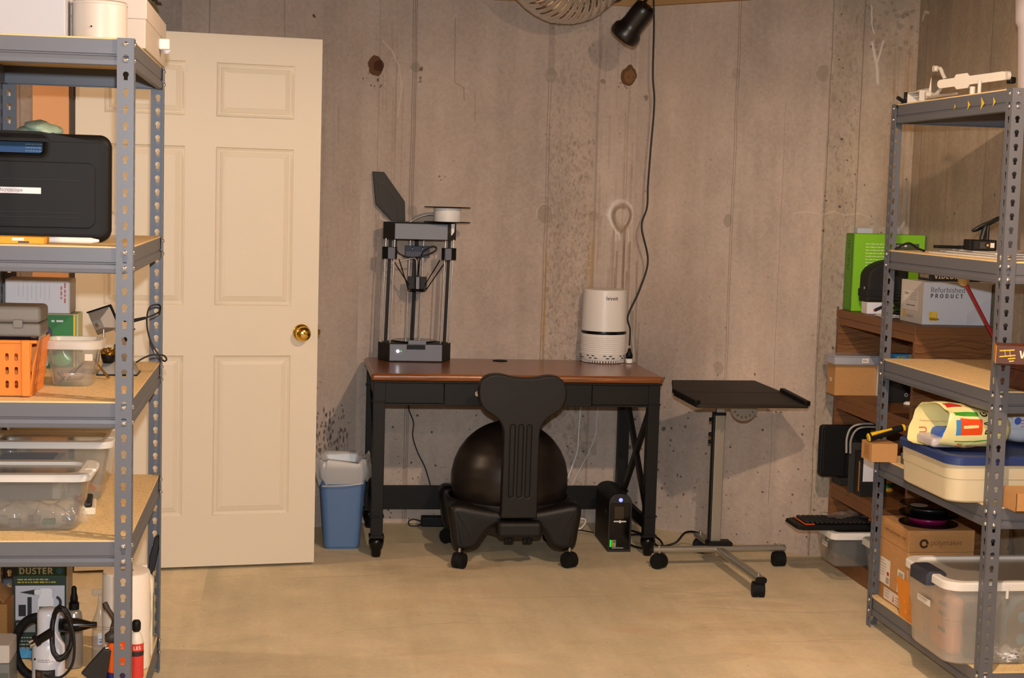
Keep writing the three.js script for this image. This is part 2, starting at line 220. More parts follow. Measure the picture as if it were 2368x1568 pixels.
// ceiling: subfloor boards over joists, wooden sill plates on top of the concrete
{
  const wood = M(0xb08a58, 0.8), sub = M(0xa88a60, 0.85);
  const ceil = struct('ceiling', new THREE.BoxGeometry(6.4, 0.03, 9.6), sub, [-0.3, 2.63, 4.5]);
  const jg = new THREE.BoxGeometry(6.2, 0.24, 0.038);
  for (let i = 0; i < 21; i++) part('joist', jg, wood, ceil, [0, -0.137, -4.15 + i * 0.42]);
  for (let i = 0; i < 5; i++) { const a = PLAN[i], b = PLAN[i + 1], L = Math.hypot(b[0] - a[0], b[1] - a[1]); const m = part('sill_plate', new THREE.BoxGeometry(L + 0.08, 0.038, 0.14), wood, scene, [(a[0] + b[0]) / 2, HW + 0.019, (a[1] + b[1]) / 2 - 0.05], [0, -Math.atan2(b[1] - a[1], b[0] - a[0]), 0]); m.name = `trim_${i + 1}`; m.userData.kind = 'structure'; }
}
// light bulbs in plain holders under the joists
const glass = M(0xfff1d8, 0.4, { emissive: new THREE.Color(1, 0.72, 0.42), emissiveIntensity: 6 }), porcelain = M(0xe8e4da, 0.3);
function bulb(pos, power, label, drop = 0.10) {
  const t = thing('light_bulb', label, 'light bulb', pos);
  part('globe', lathe([[0, -0.036], [0.02, -0.032], [0.03, -0.015], [0.03, 0.004], [0.018, 0.03], [0.013, 0.04]], 24), glass, t);
  part('socket', cyl(0.045, 0.022, drop - 0.04, 24), porcelain, t, [0, 0.04, 0]);
  const l = new THREE.PointLight(WARM, power, 0, 2); l.castShadow = true; l.shadow.radius = 1.5; t.add(l); return t;
}
bulb(BULB_MAIN, POWER_MAIN, 'bare warm light bulb under the joists over the open floor', 0.22);
bulb(BULB_SIDE, POWER_SIDE, 'bare warm light bulb in the side room beyond the doorway', 0.46);
bulb(BULB_REAR, POWER_REAR, 'bare warm light bulb under the joists behind the photographer', 0.22);

// partition with the doorway the open door hangs in, and the side room behind it
{
  const dry = M(0xe6ded0, 0.85), stud = M(0xd8a274, 0.7), trim = M(0xf0e6d4, 0.5);
  struct('wall_partition_back', bar(0.11, 2.335, 0.51), dry, [-0.887, 1.1675, 0.715]);
  struct('wall_partition_front', bar(0.11, 2.335, 7.2), dry, [-0.93, 1.1675, 5.53]);
  struct('wall_partition_over_door', bar(0.11, 0.25, 0.96), dry, [-0.93, 2.21, 1.45]);
  struct('trim_6', bar(0.13, 2.08, 0.02), stud, [-0.887, 1.04, 0.985]);
  struct('trim_7', bar(0.13, 2.08, 0.02), trim, [-0.93, 1.04, 1.92]);
  const sw = thing('stud_frame', 'bare orange lit wooden stud frame seen through the doorway behind left shelf', 'stud frame', [-1.0, 0, 0.84]);
  for (let i = 0; i < 4; i++) part('stud', box(0.038, 2.3, 0.089, 0.003), stud, sw, [-0.06 - i * 0.06, 0, 0]);
  part('top_plate', box(0.5, 0.035, 0.089, 0.002), stud, sw, [-0.15, 2.3, 0]);
}
// ------------------------------------------------------------------ shared materials
const steel = M(0x656972, 0.45, { metalness: 0.2 }), zinc = M(0xd8dade, 0.22, { metalness: 0.95 }), chip = (() => {
  const c = canvas(512, 512), x = c.getContext('2d'); fill(x, '#e8cd98', 0, 0, 512, 512); for (let i = 0; i < 9000; i++) { x.fillStyle = ['rgba(190,150,92,.35)', 'rgba(236,206,152,.4)', 'rgba(160,120,72,.25)'][i % 3]; x.fillRect(rr(0, 512), rr(0, 512), rr(1, 9), rr(1, 3)); } return M(0xffffff, 0.75, { map: tex(c) });
})();
const black = M(0x0c0c0c, 0.5, { specularIntensity: 0.5 }), blackGloss = M(0x0a0a0b, 0.25, { specularIntensity: 0.7 }), blackSoft = M(0x101011, 0.7, { specularIntensity: 0.5 }), white = M(0xf2f0ec, 0.45), cord = M(0x0c0c0c, 0.5), whiteCord = M(0xe4e2dc, 0.5), silver = M(0xb8b6b0, 0.32, { metalness: 0.85 }), chrome = M(0xe6e6e6, 0.2, { metalness: 0.8 });
const card = (col) => { const c = canvas(256, 256), x = c.getContext('2d'); fill(x, col, 0, 0, 256, 256); for (let i = 0; i < 1800; i++) { x.fillStyle = i & 1 ? 'rgba(255,230,190,.07)' : 'rgba(70,40,10,.07)'; x.fillRect(rr(0, 256), rr(0, 256), rr(1, 40), 1); } return M(0xffffff, 0.85, { map: tex(c) }); };
const kraft = card('#b98a55'), kraftDark = card('#a5763f');
const clear = M(0xf4f4f2, 0.12, { transmission: 0.93, thickness: 0, ior: 1.2 }), frosted = M(0xf2f0ea, 0.2, { transmission: 0.8, thickness: 0, ior: 1.35 }), film = M(0xffffff, 0.12, { transmission: 0.9, thickness: 0, ior: 1.4 });
const lidWhite = M(0xf1efea, 0.4, { transmission: 0.15, thickness: 0 });

// ------------------------------------------------------------------ the open six panel door
{
  const d = new THREE.Group(); d.name = 'door_1'; d.userData.kind = 'structure'; scene.add(d);
  d.position.set(0.11, 0.012, 0.883); d.rotation.y = Math.atan2(0.078, 0.576);
  const paint = M(0xe2d8c4, 0.5); const Wd = 0.915, Hd = 2.046;
  // local: x from 0 (free edge) to -Wd (hinges); front face at z = 0
  const cols = [[-0.40, -0.104], [-0.811, -0.515]], rows = [[0.198, 0.824], [1.018, 1.622], [1.736, 1.94]];
  const s = poly([[-Wd, 0], [0, 0], [0, Hd], [-Wd, Hd]]);
  for (const c of cols) for (const r of rows) s.holes.push(new THREE.Path([[c[0], r[0]], [c[1], r[0]], [c[1], r[1]], [c[0], r[1]]].map((p) => new THREE.Vector2(...p))));
  part('door_frame', merge([at(ext(s, 0.012), 0, 0, -0.012), at(bar(Wd, Hd, 0.024), -Wd / 2, Hd / 2, -0.0245)]), paint, d);
  for (const c of cols) for (const r of rows) {
    const w = c[1] - c[0], h = r[1] - r[0], rings = [[0, 0], [0.004, -0.007], [0.012, -0.0105], [0.016, -0.0105], [0.02, -0.008], [0.036, -0.0035], [0.0362, -0.0015]].map(([i, z]) => [[c[0] + i, r[0] + i, z], [c[1] - i, r[0] + i, z], [c[1] - i, r[1] - i, z], [c[0] + i, r[1] - i, z]]);
    part('door_panel', crease(loft(rings, 'last').toNonIndexed(), 0.2), paint, d);
  }
  const brass = M(0xe8c460, 0.14, { metalness: 1 });
  const k = part('door_knob', at(lathe([[0, 0], [0.033, 0], [0.034, 0.004], [0.03, 0.01], [0.014, 0.014], [0.012, 0.026], [0.02, 0.032], [0.029, 0.045], [0.0295, 0.054], [0.024, 0.064], [0.012, 0.069], [0, 0.07]], 36), 0, 0, 0, Math.PI / 2), brass, d, [-0.064, 0.914, 0]); k.userData.label = 'polished brass knob';
  part('latch', at(bar(0.003, 0.055, 0.024), 0.001, 0.916, -0.018), brass, d); part('latch_bolt', at(bar(0.012, 0.02, 0.012), 0.006, 0.916, -0.018), brass, d);
  const dark = M(0x2a201a, 0.4, { metalness: 0.6 });
  for (const y of [0.25, 1.02, 1.83]) { part('hinge', merge([at(cyl(0.007, 0.007, 0.1, 12), -Wd - 0.006, y - 0.05, -0.002), at(bar(0.004, 0.1, 0.035), -Wd - 0.001, y, -0.02)]), dark, d); }
}
// ------------------------------------------------------------------ steel shelving units
const LV = [1.83, 1.331, 0.952, 0.608, 0.11], UW = 0.466, UD = 0.914;
const flange = (() => { // one side of a slotted angle post
  const s = poly([[0, 0], [0.04, 0], [0.04, 1.83], [0, 1.83]]);
  for (let y = 0.028; y < 1.82; y += 0.0399) { const h = new THREE.Path(); h.absarc(0.019, y, 0.0071, -0.85, Math.PI + 0.85, false); h.lineTo(0.0143, y - 0.0135); h.lineTo(0.0237, y - 0.0135); s.holes.push(h); }
  return ext(s, 0.0018, 0, 1, 6);
})();
const beamShape = poly([[0, 0], [0.0025, 0.002], [0.0035, 0.012], [0.0025, 0.021], [-0.0015, 0.0235], [-0.0015, 0.026], [0.001, 0.028], [0.001, 0.062], [-0.016, 0.062], [-0.016, 0.06], [-0.001, 0.06], [-0.003, 0.024], [-0.001, 0.004], [-0.012, 0.002], [-0.012, 0]]);
const beamG = (L) => at(ext(beamShape, L), 0, 0, -L / 2); // runs along z, faces +x
const bolt = at(lathe([[0, 0.0045], [0.003, 0.0042], [0.0058, 0.002], [0.0062, 0]], 14), 0, 0, 0, Math.PI / 2);
const beamX = beamG(UW - 0.008), beamZ = beamG(UD - 0.008);
function shelfUnit(label, pos) {
  const u = thing('steel_shelving_unit', label, 'shelving unit', pos, 0, 'grey steel shelving units');
  const hx = UW / 2, hz = UD / 2;
  for (const sx of [-1, 1]) for (const sz of [-1, 1]) {
    // outer corner at (sx*hx, sz*hz): one flange in the x plane, one in the z plane
    const front = flange.clone(); if (sx > 0) front.scale(-1, 1, 1); const f = at(front, sx * hx, 0, sz > 0 ? hz - 0.0018 : -hz);
    const side = flange.clone(); side.rotateY(sz > 0 ? Math.PI / 2 : -Math.PI / 2); const q = at(side, sx > 0 ? (sz > 0 ? hx - 0.0018 : hx) : (sz > 0 ? -hx : -hx + 0.0018), 0, sz * hz);
    const fixed = [f, q].map((g) => g.toNonIndexed()); if (sx > 0) { const p = fixed[0].attributes.position.array; for (let i = 0; i < p.length; i += 9) for (let k = 0; k < 3; k++) { const t = p[i + 3 + k]; p[i + 3 + k] = p[i + 6 + k]; p[i + 6 + k] = t; } fixed[0].computeVertexNormals(); }
    part('post', merge(fixed), steel, u);
  }
  LV.forEach((y, li) => {
    const b = y - 0.066;
    for (const s of [-1, 1]) {
      part('beam', beamZ, steel, u, [s * (hx - 0.0065), b, 0], [0, s > 0 ? 0 : Math.PI, 0]);
      part('beam', beamX, steel, u, [0, b, s * (hz - 0.0065)], [0, s > 0 ? -Math.PI / 2 : Math.PI / 2, 0]);
    }
    part('shelf_board', box(UW - 0.012, 0.012, UD - 0.012, 0.001), chip, u, [0, y - 0.012, 0]);
    for (const sx of [-1, 1]) for (const sz of [-1, 1]) for (const dy of [0.014, 0.052]) {
      part('bolt', bolt, zinc, u, [sx * (hx - 0.019), b + dy, sz * hz], [0, sz > 0 ? 0 : Math.PI, 0]);
      part('bolt', bolt, zinc, u, [sx * hx, b + dy, sz * (hz - 0.019)], [0, sx * Math.PI / 2, 0]);
    }
  });
  return u;
}
const unitL = shelfUnit('grey steel shelving unit of five boards in front of the door', [-0.378 - UW / 2, 0, 3.132 - UD / 2]);
const unitR = copyOf(unitL, 'grey steel shelving unit with the blue lidded bin beside the bookcase', [2.043 + UW / 2, 0, 1.815 + UD / 2]);
{ // yellow paint arrows on the top side beam of the right unit
  const m = M(0xd8b52a, 0.7); for (const [z, s] of [[0.06, 0.5], [0.16, 0.8], [0.255, 1.1], [0.335, 0.8]]) { const g = ext(poly([[-0.008, -0.018], [0.014, -0.001], [-0.008, 0.016], [-0.004, -0.001]].map((p) => [p[0] * s, p[1] * s])), 0.0006); part('painted_arrow', at(g, 0, 0, 0, 0, -Math.PI / 2, 0), m, unitR, [-UW / 2 + 0.0019, 1.797, z]); }
}
// ------------------------------------------------------------------ desk
const woodTex = (w, h, base, dark, light, n) => { const c = canvas(w, h), x = c.getContext('2d'); fill(x, base, 0, 0, w, h); for (let i = 0; i < n; i++) { const y = rr(0, h), a = rr(1, 7), p = rr(0, 9); x.strokeStyle = rnd() < 0.6 ? dark : light; x.lineWidth = rr(0.4, 2); x.beginPath(); for (let k = 0; k <= 20; k++) x.lineTo(k / 20 * w, y + a * Math.sin(k * 0.35 + p) + 3 * noise(k * 0.7, y * 0.1)); x.stroke(); } return c; };
const deskWood = M(0xffffff, 0.3, { map: tex(woodTex(1024, 512, '#96582b', 'rgba(70,34,12,.25)', 'rgba(176,108,56,.22)', 500)), clearcoat: 0.5, clearcoatRoughness: 0.22 });
const walnut = M(0xffffff, 0.5, { map: tex(woodTex(512, 512, '#7d522c', 'rgba(50,26,8,.24)', 'rgba(160,106,56,.25)', 420)) });
const deskBlack = M(0x100f0e, 0.5, { specularIntensity: 0.55 });
{
  const d = thing('writing_desk', 'black writing desk with reddish brown wooden top against the concrete wall', 'desk', [0.93, 0, 0.46]);
  const W = 1.205, D = 0.63, x0 = -W / 2;
  const top = box(W, 0.03, D, 0.014, 4); const uv = top.attributes.uv, p = top.attributes.position; for (let i = 0; i < uv.count; i++) uv.setXY(i, p.getX(i) / 1.2 + 0.5, p.getZ(i) / 0.6 + 0.5);
  part('desktop', top, deskWood, d, [0, 0.725, 0]);
  part('edge_moulding', box(W - 0.012, 0.008, D - 0.012, 0.003), deskBlack, d, [0, 0.717, 0]);
  const g = part('cable_grommet', at(merge([at(lathe([[0.022, 0], [0.032, 0], [0.032, 0.003], [0.022, 0.003], [0.022, 0]], 28), 0, 0, 0), at(cyl(0.021, 0.021, 0.0015, 24), 0, 0, 0)]), -0.01, 0.755, -0.22), blackSoft, d);
  const lw = 0.048, lx = W / 2 - 0.012 - lw / 2, lz = D / 2 - 0.012 - lw / 2;
  for (const sx of [-1, 1]) for (const sz of [-1, 1]) {
    const l = part('leg', box(lw, 0.635, lw, 0.002), deskBlack, d, [sx * lx, 0.083, sz * lz]);
    part('moulding', box(lw + 0.01, 0.008, lw + 0.01, 0.003), deskBlack, l, [0, 0.082, 0]);
    part('moulding', box(lw + 0.008, 0.006, lw + 0.008, 0.002), deskBlack, l, [0, 0.552, 0]);
    part('moulding', box(lw + 0.014, 0.012, lw + 0.014, 0.003), deskBlack, l, [0, -0.004, 0]);
    part('turned_foot', lathe([[0, 0], [0.017, 0], [0.02, 0.012], [0.021, 0.028], [0.026, 0.036], [0.031, 0.055], [0.031, 0.068], [0.024, 0.08], [0, 0.08]], 28), blackGloss, l, [0, -0.083, 0]);
  }
  const fz = D / 2 - 0.02;
  part('side_drawer', box(0.24, 0.092, 0.02, 0.002), deskBlack, d, [-0.426, 0.634, fz - 0.008]);
  part('side_drawer', box(0.24, 0.092, 0.02, 0.002), deskBlack, d, [0.426, 0.634, fz - 0.008]);
  const dr = part('center_drawer', box(0.608, 0.1, 0.022, 0.002), deskBlack, d, [0, 0.626, fz - 0.006]);
  for (const x of [-0.17, 0.17]) part('drawer_knob', at(lathe([[0, 0], [0.008, 0], [0.006, 0.01], [0.012, 0.018], [0.012, 0.024], [0, 0.028]], 20), 0, 0, 0, Math.PI / 2), chrome, dr, [x, 0.052, 0.011]);
  for (const s of [-1, 1]) part('drawer_rail', box(0.24, 0.007, 0.024, 0.001), deskBlack, d, [s * 0.426, 0.626, fz - 0.008]);
  for (const s of [-1, 1]) part('side_apron', box(0.018, 0.09, D - 0.12, 0.001), deskBlack, d, [s * lx, 0.63, 0]);
  part('back_apron', box(W - 0.12, 0.09, 0.018, 0.001), deskBlack, d, [0, 0.63, -lz]);
  part('back_stretcher', box(W - 0.12, 0.104, 0.02, 0.002), deskBlack, d, [0, 0.074 + 0.012, -lz + 0.01]);
  for (const s of [-1, 1]) {
    part('side_rail', box(0.02, 0.05, D - 0.12, 0.001), deskBlack, d, [s * lx, 0.1, 0]);
    part('cross_brace', merge([beamBox([s * lx, 0.15, -lz + 0.02], [s * lx, 0.63, lz - 0.02], 0.018, 0.032), beamBox([s * (lx + 0.001), 0.15, lz - 0.02], [s * (lx + 0.001), 0.63, -lz + 0.02], 0.018, 0.032)]), deskBlack, d);
  }
}
// ------------------------------------------------------------------ ball chair
function caster(parent, pos, ry, r = 0.028, mat = blackSoft) {
  const c = part('caster', merge([at(cyl(r, r, 0.018, 24), 0.013, r, 0, 0, 0, Math.PI / 2).translate(0.009, 0, 0), at(cyl(r, r, 0.018, 24), -0.013, r, 0, 0, 0, Math.PI / 2).translate(0.009, 0, 0), at(cyl(r * 1.02, r * 1.02, 0.02, 20), 0.01, r * 1.12, 0, 0, 0, Math.PI / 2)]), mat, parent, pos, [0, ry, 0]);
  part('stem', cyl(0.006, 0.006, 0.045, 12), silver, c, [0, r * 1.6, 0]); return c;
}
{
  const t = thing('ball_chair', 'black exercise ball chair with slotted backrest pulled up to the desk', 'chair', [0.905, 0, 0.72]);
  const plastic = M(0x12100f, 0.46, { specularIntensity: 0.75, bumpMap: (() => { const c = canvas(256, 256), x = c.getContext('2d'), I = x.createImageData(256, 256); for (let i = 0; i < 65536; i++) { const v = 90 + 90 * lat[i]; I.data.set([v, v, v, 255], i * 4); } x.putImageData(I, 0, 0); const q = tex(c, false); q.repeat.set(6, 6); return q; })(), bumpScale: 0.0004 });
  const prof = []; for (let i = 0; i <= 60; i++) { const a = -Math.PI / 2 + i / 60 * Math.PI, ridge = (i > 22 && i < 46 && i % 4 === 0) ? 0.0012 : 0; prof.push([0.241 * Math.cos(a) + ridge, 0.241 * Math.sin(a)]); }
  part('exercise_ball', lathe(prof, 72), M(0x1b1512, 0.38), t, [0.005, 0.318, -0.02]);
  // moulded base: a collar carrying the ball, four splayed legs
  const collar = lathe([[0.15, 0.15], [0.22, 0.165], [0.25, 0.205], [0.256, 0.245], [0.25, 0.252], [0.243, 0.246], [0.218, 0.185], [0.15, 0.165]], 64);
  part('base_collar', at(collar, 0, 0, -0.02), plastic, t);
  const legShape = (() => { const q = new THREE.Shape(); q.moveTo(0.05, 0.17); q.bezierCurveTo(0.10, 0.165, 0.12, 0.13, 0.14, 0.092); q.bezierCurveTo(0.15, 0.07, 0.19, 0.062, 0.225, 0.066); q.bezierCurveTo(0.25, 0.07, 0.252, 0.10, 0.256, 0.14); q.bezierCurveTo(0.26, 0.17, 0.268, 0.20, 0.268, 0.228); q.bezierCurveTo(0.268, 0.25, 0.25, 0.262, 0.225, 0.258); q.bezierCurveTo(0.17, 0.25, 0.12, 0.235, 0.05, 0.23); q.closePath(); return q; })();
  const legPath = (sx, sz) => { const g = ext(legShape, 0.05, 0.03, 9, 20).toNonIndexed(); g.translate(0, 0, sz > 0 ? 0.165 : -0.215); const p = g.attributes.position; for (let k = 0; k < p.count; k++) { p.setX(k, sx * p.getX(k)); } if (sx < 0) { const a = p.array; for (let k = 0; k < a.length; k += 9) for (let m = 0; m < 3; m++) { const v = a[k + 3 + m]; a[k + 3 + m] = a[k + 6 + m]; a[k + 6 + m] = v; } } g.computeVertexNormals(); return crease(g, 0.13); };
  for (const sx of [-1, 1]) for (const sz of [-1, 1]) { part('base_leg', legPath(sx, sz), plastic, t, [0, 0, -0.01]); caster(t, [sx * 0.222, 0, sz * 0.226], sz > 0 ? 0.55 * sx : -0.8 * sx, 0.031); }
  part('crossmember', box(0.18, 0.07, 0.09, 0.02, 4), plastic, t, [0.012, 0.128, 0.235]);
  for (const x of [-0.03, 0.045]) part('adjuster_knob', at(merge([0, 1, 2, 3, 4].map((i) => at(cyl(0.0075, 0.0075, 0.016, 10), 0.014 * Math.cos(i * 1.257), 0, 0.014 * Math.sin(i * 1.257))).concat([cyl(0.015, 0.015, 0.014, 16)])), x, 0.113, 0.25), black, t);
  // backrest: a T of moulded plastic with three long slots
  const s = new THREE.Shape(); s.moveTo(-0.072, 0); s.lineTo(0.072, 0); s.lineTo(0.071, 0.33); s.bezierCurveTo(0.072, 0.385, 0.10, 0.405, 0.135, 0.425); s.bezierCurveTo(0.175, 0.45, 0.182, 0.51, 0.162, 0.545); s.bezierCurveTo(0.145, 0.572, 0.11, 0.575, 0.07, 0.565); s.bezierCurveTo(0.03, 0.556, -0.03, 0.558, -0.07, 0.57); s.bezierCurveTo(-0.11, 0.58, -0.15, 0.574, -0.165, 0.545); s.bezierCurveTo(-0.182, 0.51, -0.176, 0.45, -0.138, 0.425); s.bezierCurveTo(-0.1, 0.405, -0.072, 0.385, -0.071, 0.33); s.closePath();
  const inner = new THREE.Shape(s.getPoints(16)); for (const x of [-0.036, -0.003, 0.03]) inner.holes.push(rrect(x - 0.008, 0.085, 0.016, 0.29, 0.0079, THREE.Path));
  const back = merge([at(ext(s, 0.03, 0.014, 9, 28), 0, 0, 0), at(ext(inner, 0.012, 0.006, 6, 20), 0, 0, 0.034)]);
  
  const b = part('backrest', crease(back, 0.13), plastic, t, [0.006, 0.212, 0.225], [0.03, 0, 0]);
  part('slot_floor', box(0.1, 0.3, 0.004, 0.001), M(0x222220, 0.7), b, [-0.003, 0.08, 0.036]);
  part('foot_plate', box(0.126, 0.07, 0.012, 0.004), M(0x252422, 0.5), b, [0, 0.0, 0.038]);
}
// ------------------------------------------------------------------ delta 3D printer on the desk
const greyPaint = M(0x7b818e, 0.5), DT = 0.755;
{
  const t = thing('delta_printer', 'black and grey delta 3D printer with chrome rods on left of the desk', 'printer', [0.541, DT + 0.0025, 0.2]);
  const hexa = (f, c, zf, zb) => poly([[-f, zf], [f, zf], [c, zf - 0.085], [0.05, zb], [-0.05, zb], [-c, zf - 0.085]].map(([x, z]) => [x, -z]));
  const slab = (sh, h) => at(ext(sh, h, 0.002, 1), 0, 0, 0, -Math.PI / 2);
  const blk = M(0x101012, 0.5, { specularIntensity: 0.6 });
  part('base', slab(hexa(0.115, 0.158, 0.128, -0.11), 0.074), blk, t);
  part('top_frame', slab(hexa(0.115, 0.158, 0.128, -0.11), 0.07), blk, t, [0.012, 0.525, 0]);
  part('front_plate', box(0.226, 0.072, 0.006, 0.002), greyPaint, t, [0, 0.002, 0.128]);
  part('front_plate', box(0.226, 0.066, 0.006, 0.002), greyPaint, t, [0.012, 0.526, 0.128]);
  part('print_bed', cyl(0.095, 0.095, 0.006, 40), M(0x0c0c0d, 0.12), t, [0.0, 0.076, 0.0]);
  part('status_window', box(0.08, 0.02, 0.004, 0.001), black, t, [-0.0, 0.052, 0.13]);
  part('front_tab', box(0.078, 0.017, 0.014, 0.002), greyPaint, t, [0.005, 0.074, 0.122]);
  part('power_led', at(cyl(0.0062, 0.0062, 0.004, 20), -0.078, 0.044, 0.13, Math.PI / 2), M(0xffffff, 0.3, { emissive: 0xe8ecff, emissiveIntensity: 5 }), t);
  part('status_led', at(cyl(0.0018, 0.0018, 0.004, 12), -0.0635, 0.044, 0.13, Math.PI / 2), M(0x40ff40, 0.3, { emissive: 0x30ff30, emissiveIntensity: 2.5 }), t);
  const towers = [[-0.128, 0.075, -0.5], [0.128, 0.075, 0.5], [0, -0.085, Math.PI]];
  for (const [x, z, a] of towers) {
    const dx = Math.cos(a) * 0.021, dz = -Math.sin(a) * 0.021, k = a > 3 ? 1.4 : 1;
    for (const s of [-1, 1]) part('guide_rod', between([x + s * dx * k, 0.075, z + s * dz * k], [x + 0.012 + s * dx * k, 0.526, z + s * dz * k], 0.003, 0.003, 12), chrome, t);
    part('belt', merge([beamBox([x - dx * 0.15, 0.075, z - 0.006], [x - dx * 0.15 + 0.012, 0.526, z - 0.006], 0.009, 0.002), beamBox([x + dx * 0.2, 0.075, z - 0.02], [x + dx * 0.2 + 0.012, 0.526, z - 0.02], 0.009, 0.002)]), black, t);
  }
  const cy = 0.438;
  for (const [x, z, a] of towers.slice(0, 2)) { const c = part('carriage', box(0.058, 0.052, 0.03, 0.002), blk, t, [x + 0.01, cy, z], [0, a, 0]); part('carriage_cover', box(0.03, 0.05, 0.01, 0.001), greyPaint, c, [Math.sign(-x) * 0.018, 0.001, 0.02]); }
  const rc = part('carriage', box(0.108, 0.05, 0.024, 0.002), M(0x333a52, 0.5), t, [0.012, cy + 0.003, -0.07]); for (const s of [-1, 1]) part('rod_joint', at(new THREE.SphereGeometry(0.006, 12, 10), s * 0.022, 0.038, 0.014), zinc, rc);
  const ef = part('print_head', merge([at(lathe([[0, 0], [0.04, 0], [0.04, 0.012], [0, 0.012]], 6), 0, 0, 0, 0, 0.52), at(box(0.018, 0.072, 0.02, 0.001), 0, 0, 0.02), at(box(0.03, 0.06, 0.024, 0.002), 0.026, 0.004, 0.006), at(box(0.03, 0.06, 0.024, 0.002), -0.026, 0.004, 0.006)]), blk, t, [0.008, 0.296, 0.012]);
  part('fan_duct', box(0.015, 0.068, 0.004, 0.001), greyPaint, ef, [0, -0.004, 0.032]);
  for (const x of [-0.036, -0.013, 0.013, 0.036]) part('rod_joint', at(new THREE.SphereGeometry(0.004, 10, 8), x, 0.006, 0.03), M(0xc9a04a, 0.3, { metalness: 1 }), ef);
  for (const [x, z, a] of towers) for (const s of [-1, 1]) { const h = a > 3 ? [s * 0.014, 0.31, -0.012] : [0.008 + Math.sign(x) * (0.03 + s * 0.008) , 0.304, 0.03 - (s > 0 ? 0 : 0.012)]; part('push_rod', between([x * 0.8 + 0.01 + s * 0.014, cy, z + 0.012], h, 0.0022, 0.0022, 8), black, t); }
  part('cable', tube([[-0.09, 0.53, 0.06], [-0.085, 0.47, 0.07], [-0.04, 0.448, 0.08], [0.03, 0.455, 0.08], [0.085, 0.485, 0.07], [0.07, 0.497, 0.075], [0.03, 0.475, 0.07], [0.012, 0.43, 0.05], [0.008, 0.365, 0.02]], 0.0028, 80), cord, t);
  part('bowden_tube', tube([[-0.14, 0.40, -0.03], [-0.1, 0.415, 0.02], [-0.045, 0.435, 0.06], [-0.005, 0.44, 0.05], [0.004, 0.40, 0.03], [0.006, 0.36, 0.02]], 0.002, 50), whiteCord, t);
  part('filament', tube([[-0.03, 0.597, 0.02], [0.0, 0.615, 0.03], [0.05, 0.632, 0.05], [0.09, 0.628, 0.06]], 0.0018, 40), whiteCord, t);
  part('spool_bracket', ext(poly([[-0.018, 0.05], [0.018, 0.05], [0.016, 0.015], [0.006, 0], [-0.008, 0], [-0.018, 0.02]]), 0.004, 0.001), white, t, [0.141, 0.545, 0.09]);
  // loose hexagonal lid propped at the back
  const lid = thing('printer_lid', 'black hexagonal lid propped upright behind the 3D printer', 'lid', [0.415, DT + 0.602, 0.115], 0); lid.rotation.set(-0.06, 0.15, 0);
  part('panel', ext(poly([[-0.066, 0.212], [-0.015, 0.211], [0.08, 0.085], [0.084, 0.0], [0.02, 0.0], [-0.05, 0.07]]), 0.008, 0.002), M(0x1d1a17, 0.55), lid);
  part('rib', ext((() => { const s = poly([[-0.04, 0.165], [-0.014, 0.163], [0.052, 0.085], [0.056, 0.004], [0.048, 0.004], [0.046, 0.08], [-0.016, 0.155], [-0.034, 0.157], [-0.03, 0.08], [0.022, 0.02], [0.02, 0.008], [-0.036, 0.078]]); return s; })(), 0.004), M(0x0e0d0c, 0.5), lid, [0, 0, 0.009]);
  const sp = thing('white_filament_spool', 'spool of white filament with black flanges on top of the 3D printer', 'spool', [0.667, DT + 0.603, 0.29]);
  const fl = lathe([[0.012, 0], [0.1, 0], [0.1, 0.0035], [0.012, 0.0035], [0.012, 0]], 56);
  part('flange', fl, black, sp, [0, 0, 0]); part('flange', fl, black, sp, [0, 0.0635, 0]);
  const wp = []; for (let i = 0; i <= 36; i++) wp.push([0.0585 + (i & 1 ? 0.0008 : 0), 0.0035 + i / 36 * 0.06]); part('wound_filament', lathe([[0.012, 0.0035], ...wp, [0.012, 0.0635]], 48), white, sp);
}
